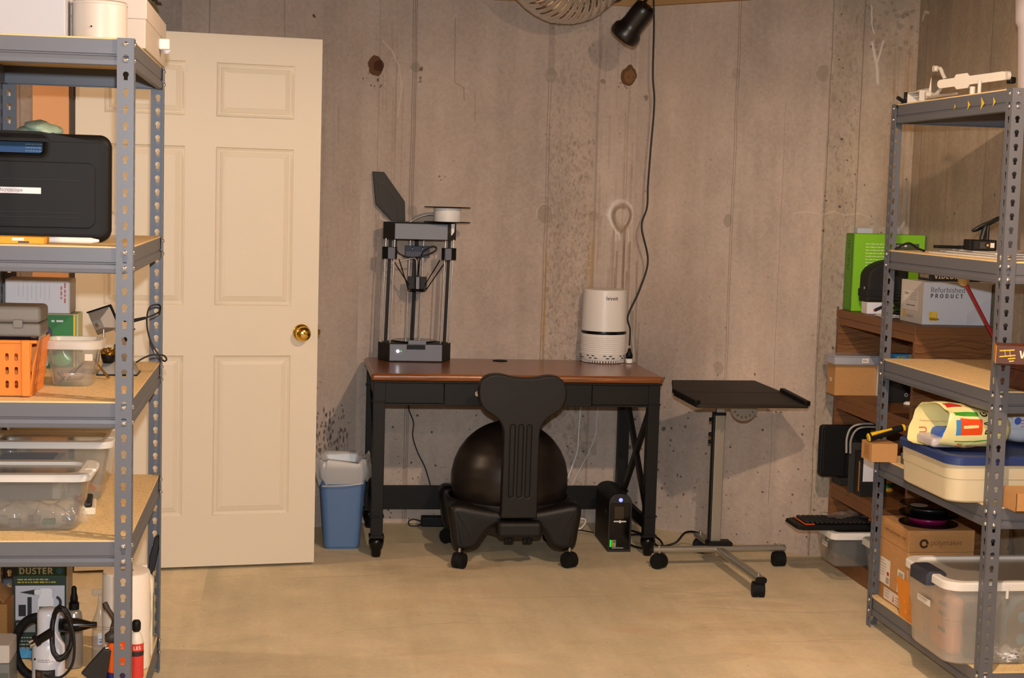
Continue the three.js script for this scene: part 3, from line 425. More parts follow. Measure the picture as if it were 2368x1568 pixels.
// ------------------------------------------------------------------ air purifier
{
  const t = thing('air_purifier', 'white cylindrical air purifier with dark band on the desk', 'air purifier', [1.386, DT + 0.0008, 0.215]);
  const pl = M(0xece8e2, 0.35);
  part('body', lathe([[0.101, 0.142], [0.1005, 0.16], [0.0965, 0.318], [0.0955, 0.322], [0.092, 0.325], [0.085, 0.322], [0, 0.3205]], 72), pl, t);
  part('band', lathe([[0.0995, 0.128], [0.1005, 0.129], [0.1005, 0.141], [0.0995, 0.142]], 64), blackGloss, t);
  const bp = [[0, 0.004], [0.09, 0.004], [0.0925, 0.012], [0.1, 0.014], [0.1015, 0.03]]; for (let i = 0; i <= 36; i++) bp.push([0.1015 + (i % 4 < 2 ? 0.002 : 0), 0.045 + i / 36 * 0.078]); bp.push([0.1005, 0.128]);
  part('ribbed_base', lathe(bp, 72), pl, t);
  part('foot_ring', merge([lathe([[0, 0], [0.086, 0], [0.089, 0.004], [0, 0.004]], 40), ...Array.from({ length: 48 }, (_, i) => at(bar(0.004, 0.01, 0.003), 0.0925 * Math.sin(i / 48 * 6.283), 0.007, 0.0925 * Math.cos(i / 48 * 6.283), 0, i / 48 * 6.283))]), pl, t);
  for (let i = 0; i < 24; i++) for (const [dy, o] of [[0.024, 0], [0.034, 0.5]]) { if ((i + (o ? 1 : 0)) % 3 === 2) continue; const a = (i + o) / 24 * 6.283; const g = at(cyl(1, 1, 1, 12), 0, 0, 0, Math.PI / 2); g.scale(0.008, 0.0022, 0.002); part('vent_slot', g, black, t, [0.1008 * Math.sin(a), dy, 0.1008 * Math.cos(a)], [0, a, 0]); }
  wrapPrint(t, 'printed_logo', 0.0982, 0.56, 0.022, (x, w, h) => { fill(x, '#ece8e2', 0, 0, w, h); text(x, 'levoit', w / 2, h * 0.8, 0.0205, '#3a3836', 'sans-serif', 'bold', 'center'); fill(x, '#56a8d8', w * 0.295, h * 0.06, w * 0.03, h * 0.1); fill(x, '#56a8d8', w * 0.345, h * 0.06, w * 0.03, h * 0.1); }, [0, 0.287, 0], 0.14, 2400);
}
// ------------------------------------------------------------------ hanging cord with plug, white plug, cords under the desk
{
  const k = (p) => [p[0] * 0.988, p[1] * 1 - (p[1] - 1.48) * 0.012, 0.275];
  const pts = [[1.563, 2.36], [1.569, 2.242], [1.573, 2.016], [1.583, 1.922], [1.574, 1.694], [1.568, 1.541], [1.567, 1.446], [1.546, 1.368], [1.58, 1.206], [1.547, 1.079], [1.497, 0.952], [1.51, 0.9], [1.509, 0.828]].map(k);
  const t = thing('hanging_cord', 'long black power cord hanging down the concrete wall to the desk', 'cord');
  part('wire', tube(pts, 0.0042, 160, 8), cord, t);
  part('socket_end', lathe([[0, 0], [0.015, 0], [0.0155, 0.018], [0.009, 0.03], [0.006, 0.044], [0, 0.046]], 20), black, t, [1.492, 0.778, 0.275]);
  const w = thing('white_plug', 'white plug in the end of the hanging black cord on desk', 'plug', [1.492, 0.7565, 0.275]);
  part('plug_body', lathe([[0, 0], [0.014, 0], [0.0152, 0.004], [0.0145, 0.021], [0, 0.0215]], 20), white, w);
  const d1 = part('desk_wire', tube([[0.525, 0.72, 0.14], [0.525, 0.6, 0.135], [0.533, 0.52, 0.12], [0.555, 0.46, 0.115], [0.553, 0.4, 0.112], [0.575, 0.33, 0.115], [0.61, 0.26, 0.12], [0.63, 0.2, 0.125], [0.66, 0.08, 0.17]], 0.0027, 70), cord); d1.name = 'thin_black_wire'; tag(d1, 'thin black wire hanging under the left side of the desk', 'wire');
  const d2 = part('white_cable', tube([[1.315, 0.66, 0.13], [1.31, 0.55, 0.125], [1.305, 0.42, 0.12], [1.302, 0.34, 0.12], [1.275, 0.25, 0.12], [1.245, 0.17, 0.13], [1.225, 0.06, 0.15], [1.26, 0.045, 0.2], [1.33, 0.04, 0.22], [1.30, 0.006, 0.25], [1.22, 0.006, 0.24]], 0.0042, 90), whiteCord); tag(d2, 'thick white cable hanging under the right side of the desk', 'cable');
  const d3 = part('thin_white_wire', tube([[1.42, 0.67, 0.13], [1.4, 0.6, 0.125], [1.385, 0.48, 0.12], [1.385, 0.42, 0.12], [1.35, 0.32, 0.12], [1.30, 0.22, 0.12], [1.265, 0.15, 0.14], [1.24, 0.08, 0.18]], 0.0022, 70), whiteCord); tag(d3, 'thin white wire curving beside the thick white cable', 'wire');
  const b = thing('power_brick', 'black power adapter brick on the floor left of the chair', 'adapter', [0.66, 0, 0.155], -0.05);
  part('housing', box(0.13, 0.045, 0.05, 0.006, 2), black, b); part('lead', tube([[-0.06, 0.02, 0], [-0.1, 0.03, 0.005], [-0.12, 0.022, 0.01], [-0.115, 0.006, 0.02], [-0.08, 0.004, 0.02], [-0.06, 0.012, 0.01]], 0.0032, 40), cord, b);
}
// ------------------------------------------------------------------ battery backup
{
  const t = thing('battery_backup', 'black battery backup tower with blue lit button under the desk', 'battery backup', [1.388, 0, 0.675], -0.02);
  const s = new THREE.Shape(); s.moveTo(-0.049, 0); s.lineTo(0.049, 0); s.lineTo(0.049, 0.205); s.quadraticCurveTo(0.048, 0.243, 0, 0.245); s.quadraticCurveTo(-0.048, 0.243, -0.049, 0.205); s.closePath();
  part('housing', at(ext(s, 0.3, 0.003, 2), 0, 0.002, -0.303), M(0x0e0d0c, 0.5, { specularIntensity: 0.6 }), t);
  part('front_frame', ext((() => { const f = new THREE.Shape(s.getPoints(12)); f.holes.push(rrect(-0.042, 0.008, 0.084, 0.198, 0.006, THREE.Path)); return f; })(), 0.006, 0.001), M(0x1c1c1e, 0.45), t, [0, 0.002, 0]);
  part('front_panel', box(0.082, 0.196, 0.004, 0.001), M(0x0a0908, 0.12), t, [0, 0.011, 0.0]);
  part('display', box(0.04, 0.052, 0.002, 0.0005), M(0x3a3226, 0.25), t, [-0.004, 0.142, 0.002]);
  part('power_button', at(lathe([[0, 0.004], [0.006, 0.0035], [0.0095, 0]], 20), -0.0, 0.222, 0.006, Math.PI / 2), M(0xb8b4ff, 0.3, { emissive: 0x5060ff, emissiveIntensity: 3 }), t);
  part('control_bar', merge([at(box(0.054, 0.006, 0.004, 0.002), 0, 0.127, 0.003), at(cyl(0.006, 0.006, 0.005, 16), 0, 0.13, 0.002, Math.PI / 2)]), M(0xe8e2dc, 0.4), t);
  print(t, 'energy_sticker', 0.022, 0.03, (x, w, h) => { fill(x, '#8f9a70', 0, 0, w, h); fill(x, '#2c6a34', w * 0.5, h * 0.1, w * 0.4, h * 0.3); fill(x, '#d8b030', w * 0.3, h * 0.45, w * 0.2, h * 0.2); }, [-0.025, 0.036, 0.0026]);
  part('green_strip', box(0.003, 0.03, 0.002, 0.0005), M(0x20e030, 0.3, { emissive: 0x10ff20, emissiveIntensity: 1.6 }), t, [-0.038, 0.021, 0.0018]);
  print(t, 'printed_name', 0.06, 0.008, (x, w, h) => { fill(x, '#0a0908', 0, 0, w, h); text(x, 'CyberPower', 0.002, h * 0.75, 0.0085, '#c8c4bc', 'sans-serif', 'bold'); }, [-0.003, 0.0165, 0.0025], [0, 0, 0], 3000);
  print(t, 'printed_name', 0.06, 0.02, (x, w, h) => { fill(x, '#161412', 0, 0, w, h); text(x, 'CyberPower', 0.001, h * 0.7, 0.011, '#b0aca4', 'sans-serif', 'bold'); }, [-0.0512, 0.165, -0.05], [0, -Math.PI / 2, -0.0], 2000);
  const c = part('floor_cable', tube([[1.40, 0.03, 0.39], [1.47, 0.035, 0.4], [1.53, 0.035, 0.5], [1.56, 0.02, 0.52], [1.58, 0.006, 0.6], [1.65, 0.02, 0.6], [1.69, 0.07, 0.62], [1.74, 0.075, 0.7], [1.77, 0.03, 0.74]], 0.0048, 90), cord); tag(c, 'black cable on the floor between the desk leg and laptop stand', 'cable');
  const c2 = part('floor_cable_001', tube([[1.44, 0.012, 0.55], [1.48, 0.008, 0.63], [1.53, 0.006, 0.66], [1.60, 0.008, 0.58], [1.58, 0.03, 0.52], [1.52, 0.035, 0.5], [1.46, 0.02, 0.45]], 0.0046, 70), cord); tag(c2, 'coiled black cable around the right front desk foot', 'cable');
  const c3 = part('thin_floor_wire', tube([[1.13, 0.006, 0.42], [1.2, 0.012, 0.38], [1.27, 0.02, 0.34], [1.34, 0.015, 0.37]], 0.003, 40), cord); tag(c3, 'short black wire on the floor left of the battery backup', 'wire');
}
// ------------------------------------------------------------------ rolling laptop stand
{
  const t = thing('laptop_stand', 'rolling laptop stand with tilted black top on a silver post', 'laptop stand', [1.755, 0, 0.95]);
  const alu = M(0xa9a59c, 0.38, { metalness: 0.7 });
  const blackMetal = M(0x17140f, 0.45);
  const capsuleBar = (L) => at(ext(rrect(-0.0135, -0.0135, 0.027, 0.027, 0.0125), L, 0, 1, 8), 0, 0, -L / 2);
  part('base_bar', at(capsuleBar(0.56), 0, 0.075, 0, 0, Math.PI / 2 + 0.05), alu, t, [-0.01, 0, 0]);
  const flat = at(ext(rrect(-0.021, -0.0115, 0.042, 0.023, 0.011), 0.78, 0, 1, 8), 0, 0, -0.39);
  part('base_bar', at(flat, 0, 0.07, 0.11, 0, 0.045), alu, t, [-0.005, 0, 0]);
  for (const [x, z, w] of [[-0.29, 0.012, 0], [0.27, -0.016, 0]]) part('end_cap', at(cyl(0.0138, 0.0138, 0.006, 20), x - 0.002, 0.075, z, 0, 0, Math.PI / 2), black, t);
  part('end_cap', at(ext(rrect(-0.022, -0.0125, 0.044, 0.025, 0.012), 0.006, 0.001), 0.012, 0.07, 0.498), black, t);
  for (const [x, z, a] of [[-0.265, 0.02, 0.7], [0.245, -0.01, 0.1], [0.01, 0.475, -0.12], [-0.02, -0.26, 1.4]]) caster(t, [x, 0, z], a, 0.03);
  part('hub', box(0.1, 0.03, 0.07, 0.006, 2), black, t, [-0.005, 0.072, -0.03]);
  part('post', box(0.042, 0.54, 0.03, 0.003), alu, t, [-0.02, 0.085, -0.04]); part('post_side', box(0.008, 0.54, 0.032, 0.002), blackMetal, t, [-0.044, 0.085, -0.04]);
  part('post_collar', box(0.05, 0.012, 0.036, 0.002), black, t, [-0.022, 0.618, -0.04]);
  part('inner_post', box(0.034, 0.07, 0.022, 0.002), alu, t, [-0.018, 0.618, -0.04]);
  for (const y of [0.6, 0.54, 0.51]) part('clamp_knob', at(cyl(0.008, 0.008, 0.016, 14), -0.046, y, -0.04, 0, 0, Math.PI / 2), black, t);
  part('rivet', at(cyl(0.006, 0.006, 0.003, 14), -0.016, 0.555, -0.025, Math.PI / 2), zinc, t);
  // toothed tilt quadrant
  const q = new THREE.Shape(); q.absarc(0, 0, 0.056, Math.PI, 0, false); q.closePath(); for (let i = 1; i < 7; i++) { const a = Math.PI + i / 7 * Math.PI, h = new THREE.Path(); h.absellipse(0.041 * Math.cos(a), 0.041 * Math.sin(a), 0.0038, 0.0055, 0, 6.283, false, a + Math.PI / 2); q.holes.push(h); }
  part('tilt_quadrant', ext(q, 0.003, 0.0006, 1), alu, t, [0.068, 0.656, 0.0]);
  // top
  const top = new THREE.Group(); top.name = 'tabletop'; top.position.set(0, 0.7, -0.06); top.rotation.set(0.10, 0.0, 0); t.add(top);
  const lam = M(0x14100d, 0.5, { specularIntensity: 0.6 });
  const sh = poly([[-0.19, -0.18], [-0.26, 0.02], [-0.255, 0.19], [0.235, 0.19], [0.22, 0.02], [0.175, -0.18]].map(([x, z]) => [x, -z]));
  part('back_leaf', at(ext(poly([[-0.215, 0.02], [-0.17, -0.2], [0.19, -0.21], [0.25, 0.02]].map(([x, z]) => [x, -z])), 0.012, 0.002), 0, 0, 0, -Math.PI / 2), lam, top);
  part('front_leaf', at(ext(poly([[-0.215, 0.023], [0.25, 0.023], [0.28, 0.22], [-0.175, 0.225]].map(([x, z]) => [x, -z])), 0.012, 0.002), 0, 0, 0, -Math.PI / 2), lam, top);
  part('front_edge', between([-0.17, 0.006, 0.228], [0.28, 0.006, 0.221], 0.008, 0.008, 12), M(0x2a2724, 0.3), top);
  part('stop_ledge', box(0.022, 0.02, 0.22, 0.004), black, top, [-0.19, 0.008, 0.12], [0, 0.2, 0]);
  part('stop_ledge', box(0.022, 0.02, 0.24, 0.004), black, top, [0.262, 0.008, 0.11], [0, 0.14, 0]);
  part('support_plate', box(0.1, 0.012, 0.14, 0.002), black, top, [-0.01, -0.014, 0.02]);
  const clip = thing('red_scrap', 'small torn red scrap on the floor behind the laptop stand', 'scrap', [1.90, 0.0, 0.56]); part('scrap_sheet', ext(poly([[-0.03, 0], [0.03, -0.008], [-0.025, 0.012]]), 0.002), M(0xc8301a, 0.7), clip, [0, 0.003, 0], [-1.2, 0, 0]);
}
// ------------------------------------------------------------------ wastebasket
{
  const t = thing('wastebasket', 'blue plastic wastebasket beside the left desk leg', 'wastebasket', [0.228, 0, 0.555]);
  const rings = [[0.13, 0.1, 0.02, 0], [0.14, 0.11, 0.026, 0.006], [0.158, 0.125, 0.03, 0.1], [0.196, 0.16, 0.035, 0.30], [0.2, 0.164, 0.036, 0.335], [0.212, 0.174, 0.038, 0.338], [0.212, 0.174, 0.038, 0.348], [0.198, 0.16, 0.034, 0.346], [0.194, 0.156, 0.034, 0.3], [0.15, 0.118, 0.03, 0.012]].map(([w, d, r, y]) => rectRing(w, d, r, y, 5));
  part('bucket', crease(loft(rings, true), 0.7), M(0x5b7ba8, 0.5), t);
  const bag = thing('bin_liner', 'translucent white bin liner bunched over the blue wastebasket', 'bag', [0.228, 0, 0.555]);
  const br = []; const hs = [[0.145, 0.11, 0.16, 0.3], [0.18, 0.142, 0.3, 0.2], [0.206, 0.17, 0.37, 0.5], [0.216, 0.18, 0.386, 0.9], [0.228, 0.192, 0.376, 1.1], [0.238, 0.2, 0.34, 1.3], [0.228, 0.19, 0.305, 1.1], [0.212, 0.178, 0.278, 0.5]];
  for (const [w, d, y, j] of hs) { const r = rectRing(w, d, 0.05, y, 30); br.push(r.map((p, i) => { const a = Math.atan2(p[2], p[0]), n = (fbm(Math.cos(a) * 5 + y * 9, Math.sin(a) * 5 + 3, 3) - 0.5), k = 1 + j * (0.09 * n + 0.012 * Math.sin(a * 17 + 3 * y) + 0.01 * Math.sin(a * 29 + 9 * y)); return [p[0] * k, y + (y > 0.355 ? n * 0.045 : y < 0.29 && y > 0.25 ? n * 0.07 : 0), p[2] * k]; })); }
  part('liner_sheet', loft(br, false), M(0xf0eeea, 0.3, { transmission: 0.55, thickness: 0 }), bag);
  part('drawstring', tube([[-0.085, 0.272, 0.09], [-0.03, 0.275, 0.101], [0.03, 0.278, 0.1], [0.085, 0.284, 0.088]], 0.0022, 30, 6), M(0xf0eeea, 0.5, { transmission: 0.3, thickness: 0 }), bag);
}
// ------------------------------------------------------------------ flexible duct, spot lamp
{
  const t = thing('flexible_duct', 'silver foil flexible air duct sagging from the ceiling', 'duct');
  const C = new THREE.CatmullRomCurve3([V(0.86, 2.52, 0.75), V(0.93, 2.44, 0.62), V(1.02, 2.355, 0.5), V(1.11, 2.328, 0.42), V(1.21, 2.35, 0.36), V(1.30, 2.43, 0.32), V(1.35, 2.52, 0.3)]);
  const g = new THREE.TubeGeometry(C, 220, 0.115, 40, false), p = g.attributes.position, n = g.attributes.normal;
  for (let i = 0; i < p.count; i++) { const j = Math.floor(i / 41), k = Math.max(0, (j % 9 < 5 ? 0.0035 : 0)) + 0.004 * (fbm(p.getX(i) * 40, p.getY(i) * 40 + p.getZ(i) * 30, 2) - 0.5); p.setXYZ(i, p.getX(i) + n.getX(i) * k, p.getY(i) + n.getY(i) * k, p.getZ(i) + n.getZ(i) * k); } g.computeVertexNormals();
  part('foil_sleeve', g, M(0xd6d2ca, 0.15, { metalness: 0.95 }), t);
  const col = new THREE.TubeGeometry(new THREE.CatmullRomCurve3([V(1.285, 2.39, 0.325), V(1.33, 2.47, 0.305)]), 6, 0.121, 36); part('foil_tape', col, M(0xc6bfb2, 0.3, { metalness: 0.85 }), t);
  const l = thing('spot_lamp', 'black spot lamp hanging at the top of the concrete wall', 'lamp', [1.372, 2.2, 0.7]);
  const dir = V(-0.52, -0.78, -0.42).normalize(); const head = new THREE.Group(); head.name = 'lamp_head'; head.quaternion.setFromUnitVectors(V(0, 1, 0), dir); l.add(head);
  part('shade', lathe([[0.0, -0.085], [0.03, -0.083], [0.044, -0.075], [0.047, -0.05], [0.047, 0.01], [0.05, 0.03], [0.062, 0.045], [0.064, 0.07], [0.06, 0.082], [0.055, 0.082], [0.05, 0.05], [0.04, 0.0]], 40), M(0x0f0d0d, 0.35), head);
  for (let i = 0; i < 6; i++) part('vent_hole', at(cyl(0.004, 0.004, 0.002, 10), 0.028 * Math.cos(i), -0.0838, 0.028 * Math.sin(i)), M(0x3c3834, 0.4), head);
  part('reflector', at(cyl(0.048, 0.02, 0.04, 28), 0, 0.02, 0), M(0x8a8478, 0.3, { metalness: 0.6 }), head);
  part('bracket', merge([between([0.03, 0.05, -0.02], [0.075, 0.16, -0.03], 0.007, 0.007), between([0.075, 0.16, -0.03], [0.075, 0.19, -0.03], 0.02, 0.02, 16)]), black, l);
}
// ------------------------------------------------------------------ things on the left shelving unit
const Y1 = 1.8305, Y2 = 1.3315, Y3 = 0.9525, Y4 = 0.6085, Y5 = 0.1105;
// a plastic tub with wall thickness and rim; base at y = 0
function tub(parent, mat, w, d, h, opt = {}) {
  const { taper = 0.86, r = 0.03, wall = 0.003, rim = 0.006, name = 'tub' } = opt;
  const R = (k, y, e = 0) => rectRing(w * k + e, d * (1 - (1 - k) * w / d) + e, r, y, 6);
  const rings = [R(taper, 0, -0.012), R(taper, 0.006), R(taper + (1 - taper) * 0.55, h * 0.55), R(taper + (1 - taper) * 0.55, h * 0.56, 0.004), R(1, h - 0.012), R(1, h - 0.01, rim * 2), R(1, h, rim * 2), R(1, h, -wall * 2), R(taper, wall, -wall * 2 - 0.006)];
  return part(name, crease(loft(rings, true), 0.7), mat, parent);
}
function panLid(parent, mat, w, d, r, y, h, opt = {}) { // raised rim, sunken middle
  const rings = [rectRing(w, d, r, y, 6), rectRing(w, d, r, y + h * 0.8, 6), rectRing(w - 0.006, d - 0.006, r, y + h, 6), rectRing(w - 0.03, d - 0.03, r * 0.7, y + h, 6), rectRing(w - 0.036, d - 0.036, r * 0.7, y + h * 0.45, 6), rectRing(w * 0.3, d * 0.3, r * 0.3, y + h * 0.45, 6)];
  return part(opt.name || 'lid', crease(loft(rings, 'last'), 0.6), mat, parent);
}
const coolWhite = M(0xb9bdc8, 0.65);
{ // top board
  let t = thing('white_carton', 'large flat white carton standing at the left edge of the top shelf', 'carton', [-0.69, Y1, 3.035], 0.03);
  part('carton_body', box(0.29, 0.24, 0.12, 0.004), coolWhite, t); part('carton_flap', box(0.288, 0.002, 0.118, 0.0006), kraft, t, [0, 0.2405, 0]);
  t = thing('white_canister', 'round white canister with a dark pin hole on the top shelf', 'canister', [-0.474, Y1, 3.0]);
  part('canister_body', lathe([[0, 0], [0.0655, 0], [0.0665, 0.003], [0.0665, 0.084], [0.0655, 0.086]], 56), M(0xd2cbc2, 0.4), t);
  part('canister_lid', lathe([[0.0655, 0.086], [0.068, 0.087], [0.068, 0.091], [0.064, 0.0955], [0, 0.096]], 56), M(0xd6cfc6, 0.35), t);
  part('pin_hole', at(cyl(0.0022, 0.0022, 0.002, 12), -0.012, 0.03, 0.0655, Math.PI / 2), black, t);
  t = thing('white_lidded_box', 'white lidded cardboard box at the right rear of the top shelf', 'box', [-0.525, Y1, 2.54]);
  part('box_body', box(0.296, 0.1, 0.62, 0.003), M(0xcfc6bb, 0.65), t); part('box_lid', box(0.302, 0.052, 0.628, 0.003), M(0xd3cac0, 0.65), t, [0, 0.074, 0]);
  t = thing('motion_sensor', 'small white motion sensor sitting against the white lidded box', 'sensor', [-0.362, Y1, 2.42], Math.PI / 2);
  part('sensor_body', box(0.06, 0.03, 0.03, 0.004, 2), M(0xf4eee6, 0.35), t, [0, 0.034, 0]); part('sensor_lens', at(new THREE.SphereGeometry(0.012, 20, 12), 0, 0.034, 0.004), M(0xd8d4e0, 0.3), t); 
  const papers = [[0x8f8a68, 0.03, 'olive green paper bag crumpled on the white lidded box'], [0x4a3c34, -0.06, 'dark brown paper sheet curled on the white lidded box']];
  papers.forEach(([col, dz, lab], i) => {
    const g = new THREE.PlaneGeometry(0.2, 0.3, 10, 12); g.rotateX(-Math.PI / 2); const p = g.attributes.position; for (let k = 0; k < p.count; k++) { const x = p.getX(k), z = p.getZ(k); p.setY(k, 0.006 + i * 0.02 + 0.03 * fbm(x * 14 + i * 7, z * 14, 3) + Math.max(0, 0.05 - x) * 0.12 * (1 - i * 0.4)); } g.computeVertexNormals();
    const s = part('curled_paper', g, M(col, 0.8, { side: THREE.DoubleSide }), scene, [-0.48, Y1 + 0.126, 2.5 + dz]); s.name = numbered('curled_paper'); tag(s, lab, 'paper');
  });
}
{ // second board: microscope case
  const t = thing('microscope_case', 'black plastic carrying case labelled Microscope on the second shelf', 'case', [-0.715, Y2 + 0.001, 2.86], 0.1);
  const pl = M(0x0b0b0b, 0.6, { specularIntensity: 0.6 }); const out = rrect(-0.255, 0, 0.51, 0.272, 0.03); out.holes.push(rrect(-0.095, 0.222, 0.18, 0.034, 0.008, THREE.Path));
  part('shell', ext(out, 0.05, 0.02, 5, 10), pl, t, [0, 0, 0.0]);
  part('shell', ext(out, 0.04, 0.012, 3, 10), pl, t, [0, 0, -0.055]);
  const field = rrect(-0.215, 0.035, 0.43, 0.165, 0.02); part('raised_panel', ext(field, 0.004, 0.002, 2), pl, t, [0, 0, 0.0705]);
  for (const y of [0.154, 0.072, 0.06]) part('groove_rib', box(0.36, 0.0022, 0.002, 0.0008), M(0x0f0f10, 0.5), t, [0, y, 0.0775]);
  part('latch', box(0.03, 0.01, 0.02, 0.002), black, t, [0.16, -0.0005, 0.06]);
  print(t, 'name_label', 0.15, 0.0155, (x, w, h) => { fill(x, '#eceaf0', 0, 0, w, h); text(x, 'Microscope', w * 0.3, h * 0.74, 0.0118, '#3c3c40'); }, [0.008, 0.127, 0.0785], [0, 0, 0], 2600);
  let b = thing('yellow_booklet', 'thin yellow box lying under the front of the microscope case', 'box', [-0.71, Y2, 3.05]);
  part('carton_body', box(0.235, 0.0165, 0.09, 0.001), M(0xe2a51c, 0.6), b);
  print(b, 'printed_front', 0.2, 0.0155, (x, w, h) => { fill(x, '#e2a51c', 0, 0, w, h); text(x, 'NT', w * 0.49, h * 0.75, 0.011, '#5a4210'); fill(x, '#eceae6', w * 0.69, h * 0.1, w * 0.14, h * 0.45); fill(x, '#4a3c36', w * 0.76, h * 0.62, w * 0.13, h * 0.3); }, [0.005, 0.0082, 0.0456], [0, 0, 0], 2000);
  b = thing('blue_box', 'blue printed box seen through the handle of the microscope case', 'box', [-0.72, Y2, 2.45]);
  part('carton_body', box(0.2, 0.28, 0.14, 0.002), M(0x2d6fae, 0.6), b); print(b, 'printed_front', 0.19, 0.1, (x, w, h) => { fill(x, '#1d4f86', 0, 0, w, h * 0.55); fill(x, '#2f86cf', 0, h * 0.55, w, h * 0.25); fill(x, '#7f9a6a', w * 0.5, h * 0.8, w * 0.5, h * 0.2); scribbles(x, w * 0.45, h * 0.12, w * 0.45, 4, 0.009, 0.002, 'rgba(210,225,240,.6)'); }, [0, 0.225, 0.0706]);
  b = thing('crumpled_wrapper', 'crumpled green and blue wrapper on top of the blue box', 'wrapper', [-0.70, Y2 + 0.281, 2.45]);
  const g = new THREE.IcosahedronGeometry(0.05, 3); const p = g.attributes.position; for (let i = 0; i < p.count; i++) { const k = 0.6 + 0.9 * fbm(p.getX(i) * 40 + 3, p.getY(i) * 40 + p.getZ(i) * 31, 3); p.setXYZ(i, p.getX(i) * k, Math.max(0, p.getY(i) * k * 0.5 + 0.012), p.getZ(i) * k); } g.computeVertexNormals();
  part('wrapper_sheet', crease(g, 1.2), M(0x9db6a0, 0.4), b);
  b = thing('white_pen', 'white plastic tube lying under the microscope case', 'tube', [-0.545, Y2, 2.985]); part('tube_body', at(cyl(0.0075, 0.0075, 0.1, 16), -0.05, 0.0075, 0, 0, 0, -Math.PI / 2), white, b); part('tube_tip', at(cyl(0.003, 0.0072, 0.02, 16), 0.05, 0.0075, 0, 0, 0, -Math.PI / 2), white, b);
  b = thing('plastic_film', 'clear crumpled plastic film beside the microscope case', 'film', [-0.49, Y2, 2.55]);
  const f = new THREE.IcosahedronGeometry(0.04, 3), q = f.attributes.position; for (let i = 0; i < q.count; i++) { const k = 0.6 + 0.8 * fbm(q.getX(i) * 50 + 9, q.getY(i) * 50 + q.getZ(i) * 37, 3); q.setXYZ(i, q.getX(i) * k * 0.8, Math.max(0, q.getY(i) * k + 0.03), q.getZ(i) * k); } f.computeVertexNormals(); part('film_sheet', crease(f, 1.2), film, b);
}
function basket(label, pos, ry, col) { // stackable slotted bin, wide mouth on top
  const t = thing('orange_basket', label, 'basket', pos, ry), m = M(col, 0.5, {});
  const H = 0.135, panel = (w0, w1, h, slots) => { const s = poly([[-w0 / 2, 0], [w0 / 2, 0], [w1 / 2, h], [-w1 / 2, h]]); for (const [x, y] of slots) s.holes.push(rrect(x - 0.004, y, 0.008, 0.019, 0.0039, THREE.Path)); return ext(s, 0.003, 0, 1, 5); };
  const sl = (n, k) => { const o = []; for (let i = 0; i < n; i++) for (const y of [0.018, 0.052, 0.086]) o.push([(i - (n - 1) / 2) * k, y]); return o; };
  part('front_panel', panel(0.17, 0.185, H, sl(6, 0.022)), m, t, [-0.02, 0.004, 0.1], [0.05, 0, 0]);
  part('corner_rib', box(0.022, 0.14, 0.012, 0.004), m, t, [0.058, 0.002, 0.105], [0.05, 0, 0]);
  const side = poly([[-0.1, 0], [0.1, 0], [0.105, 0.07], [0.06, 0.135], [-0.105, 0.135]]); for (const x of [-0.05, -0.02, 0.01, 0.04]) for (const y of [0.02, 0.055]) side.holes.push(rrect(x, y, 0.008, 0.02, 0.0039, THREE.Path));
  for (const s of [-1, 1]) part('side_panel', at(ext(side, 0.003, 0, 1, 5), 0, 0, 0, 0, -Math.PI / 2), m, t, [s * 0.0865 - 0.0185, 0.004, 0.0], [0, 0, -s * 0.12]);
  part('back_panel', panel(0.17, 0.19, 0.11, sl(6, 0.022)), m, t, [-0.02, 0.004, -0.1]);
  part('floor_panel', box(0.18, 0.004, 0.2, 0.001), m, t, [-0.02, 0.002, 0]);
  for (const x of [-0.09, 0.06]) part('foot', cyl(0.006, 0.005, 0.004, 12), m, t, [x, 0, 0.09]);
  part('rim', box(0.2, 0.008, 0.012, 0.003), m, t, [-0.015, H - 0.002, 0.107]);
  return t;
}
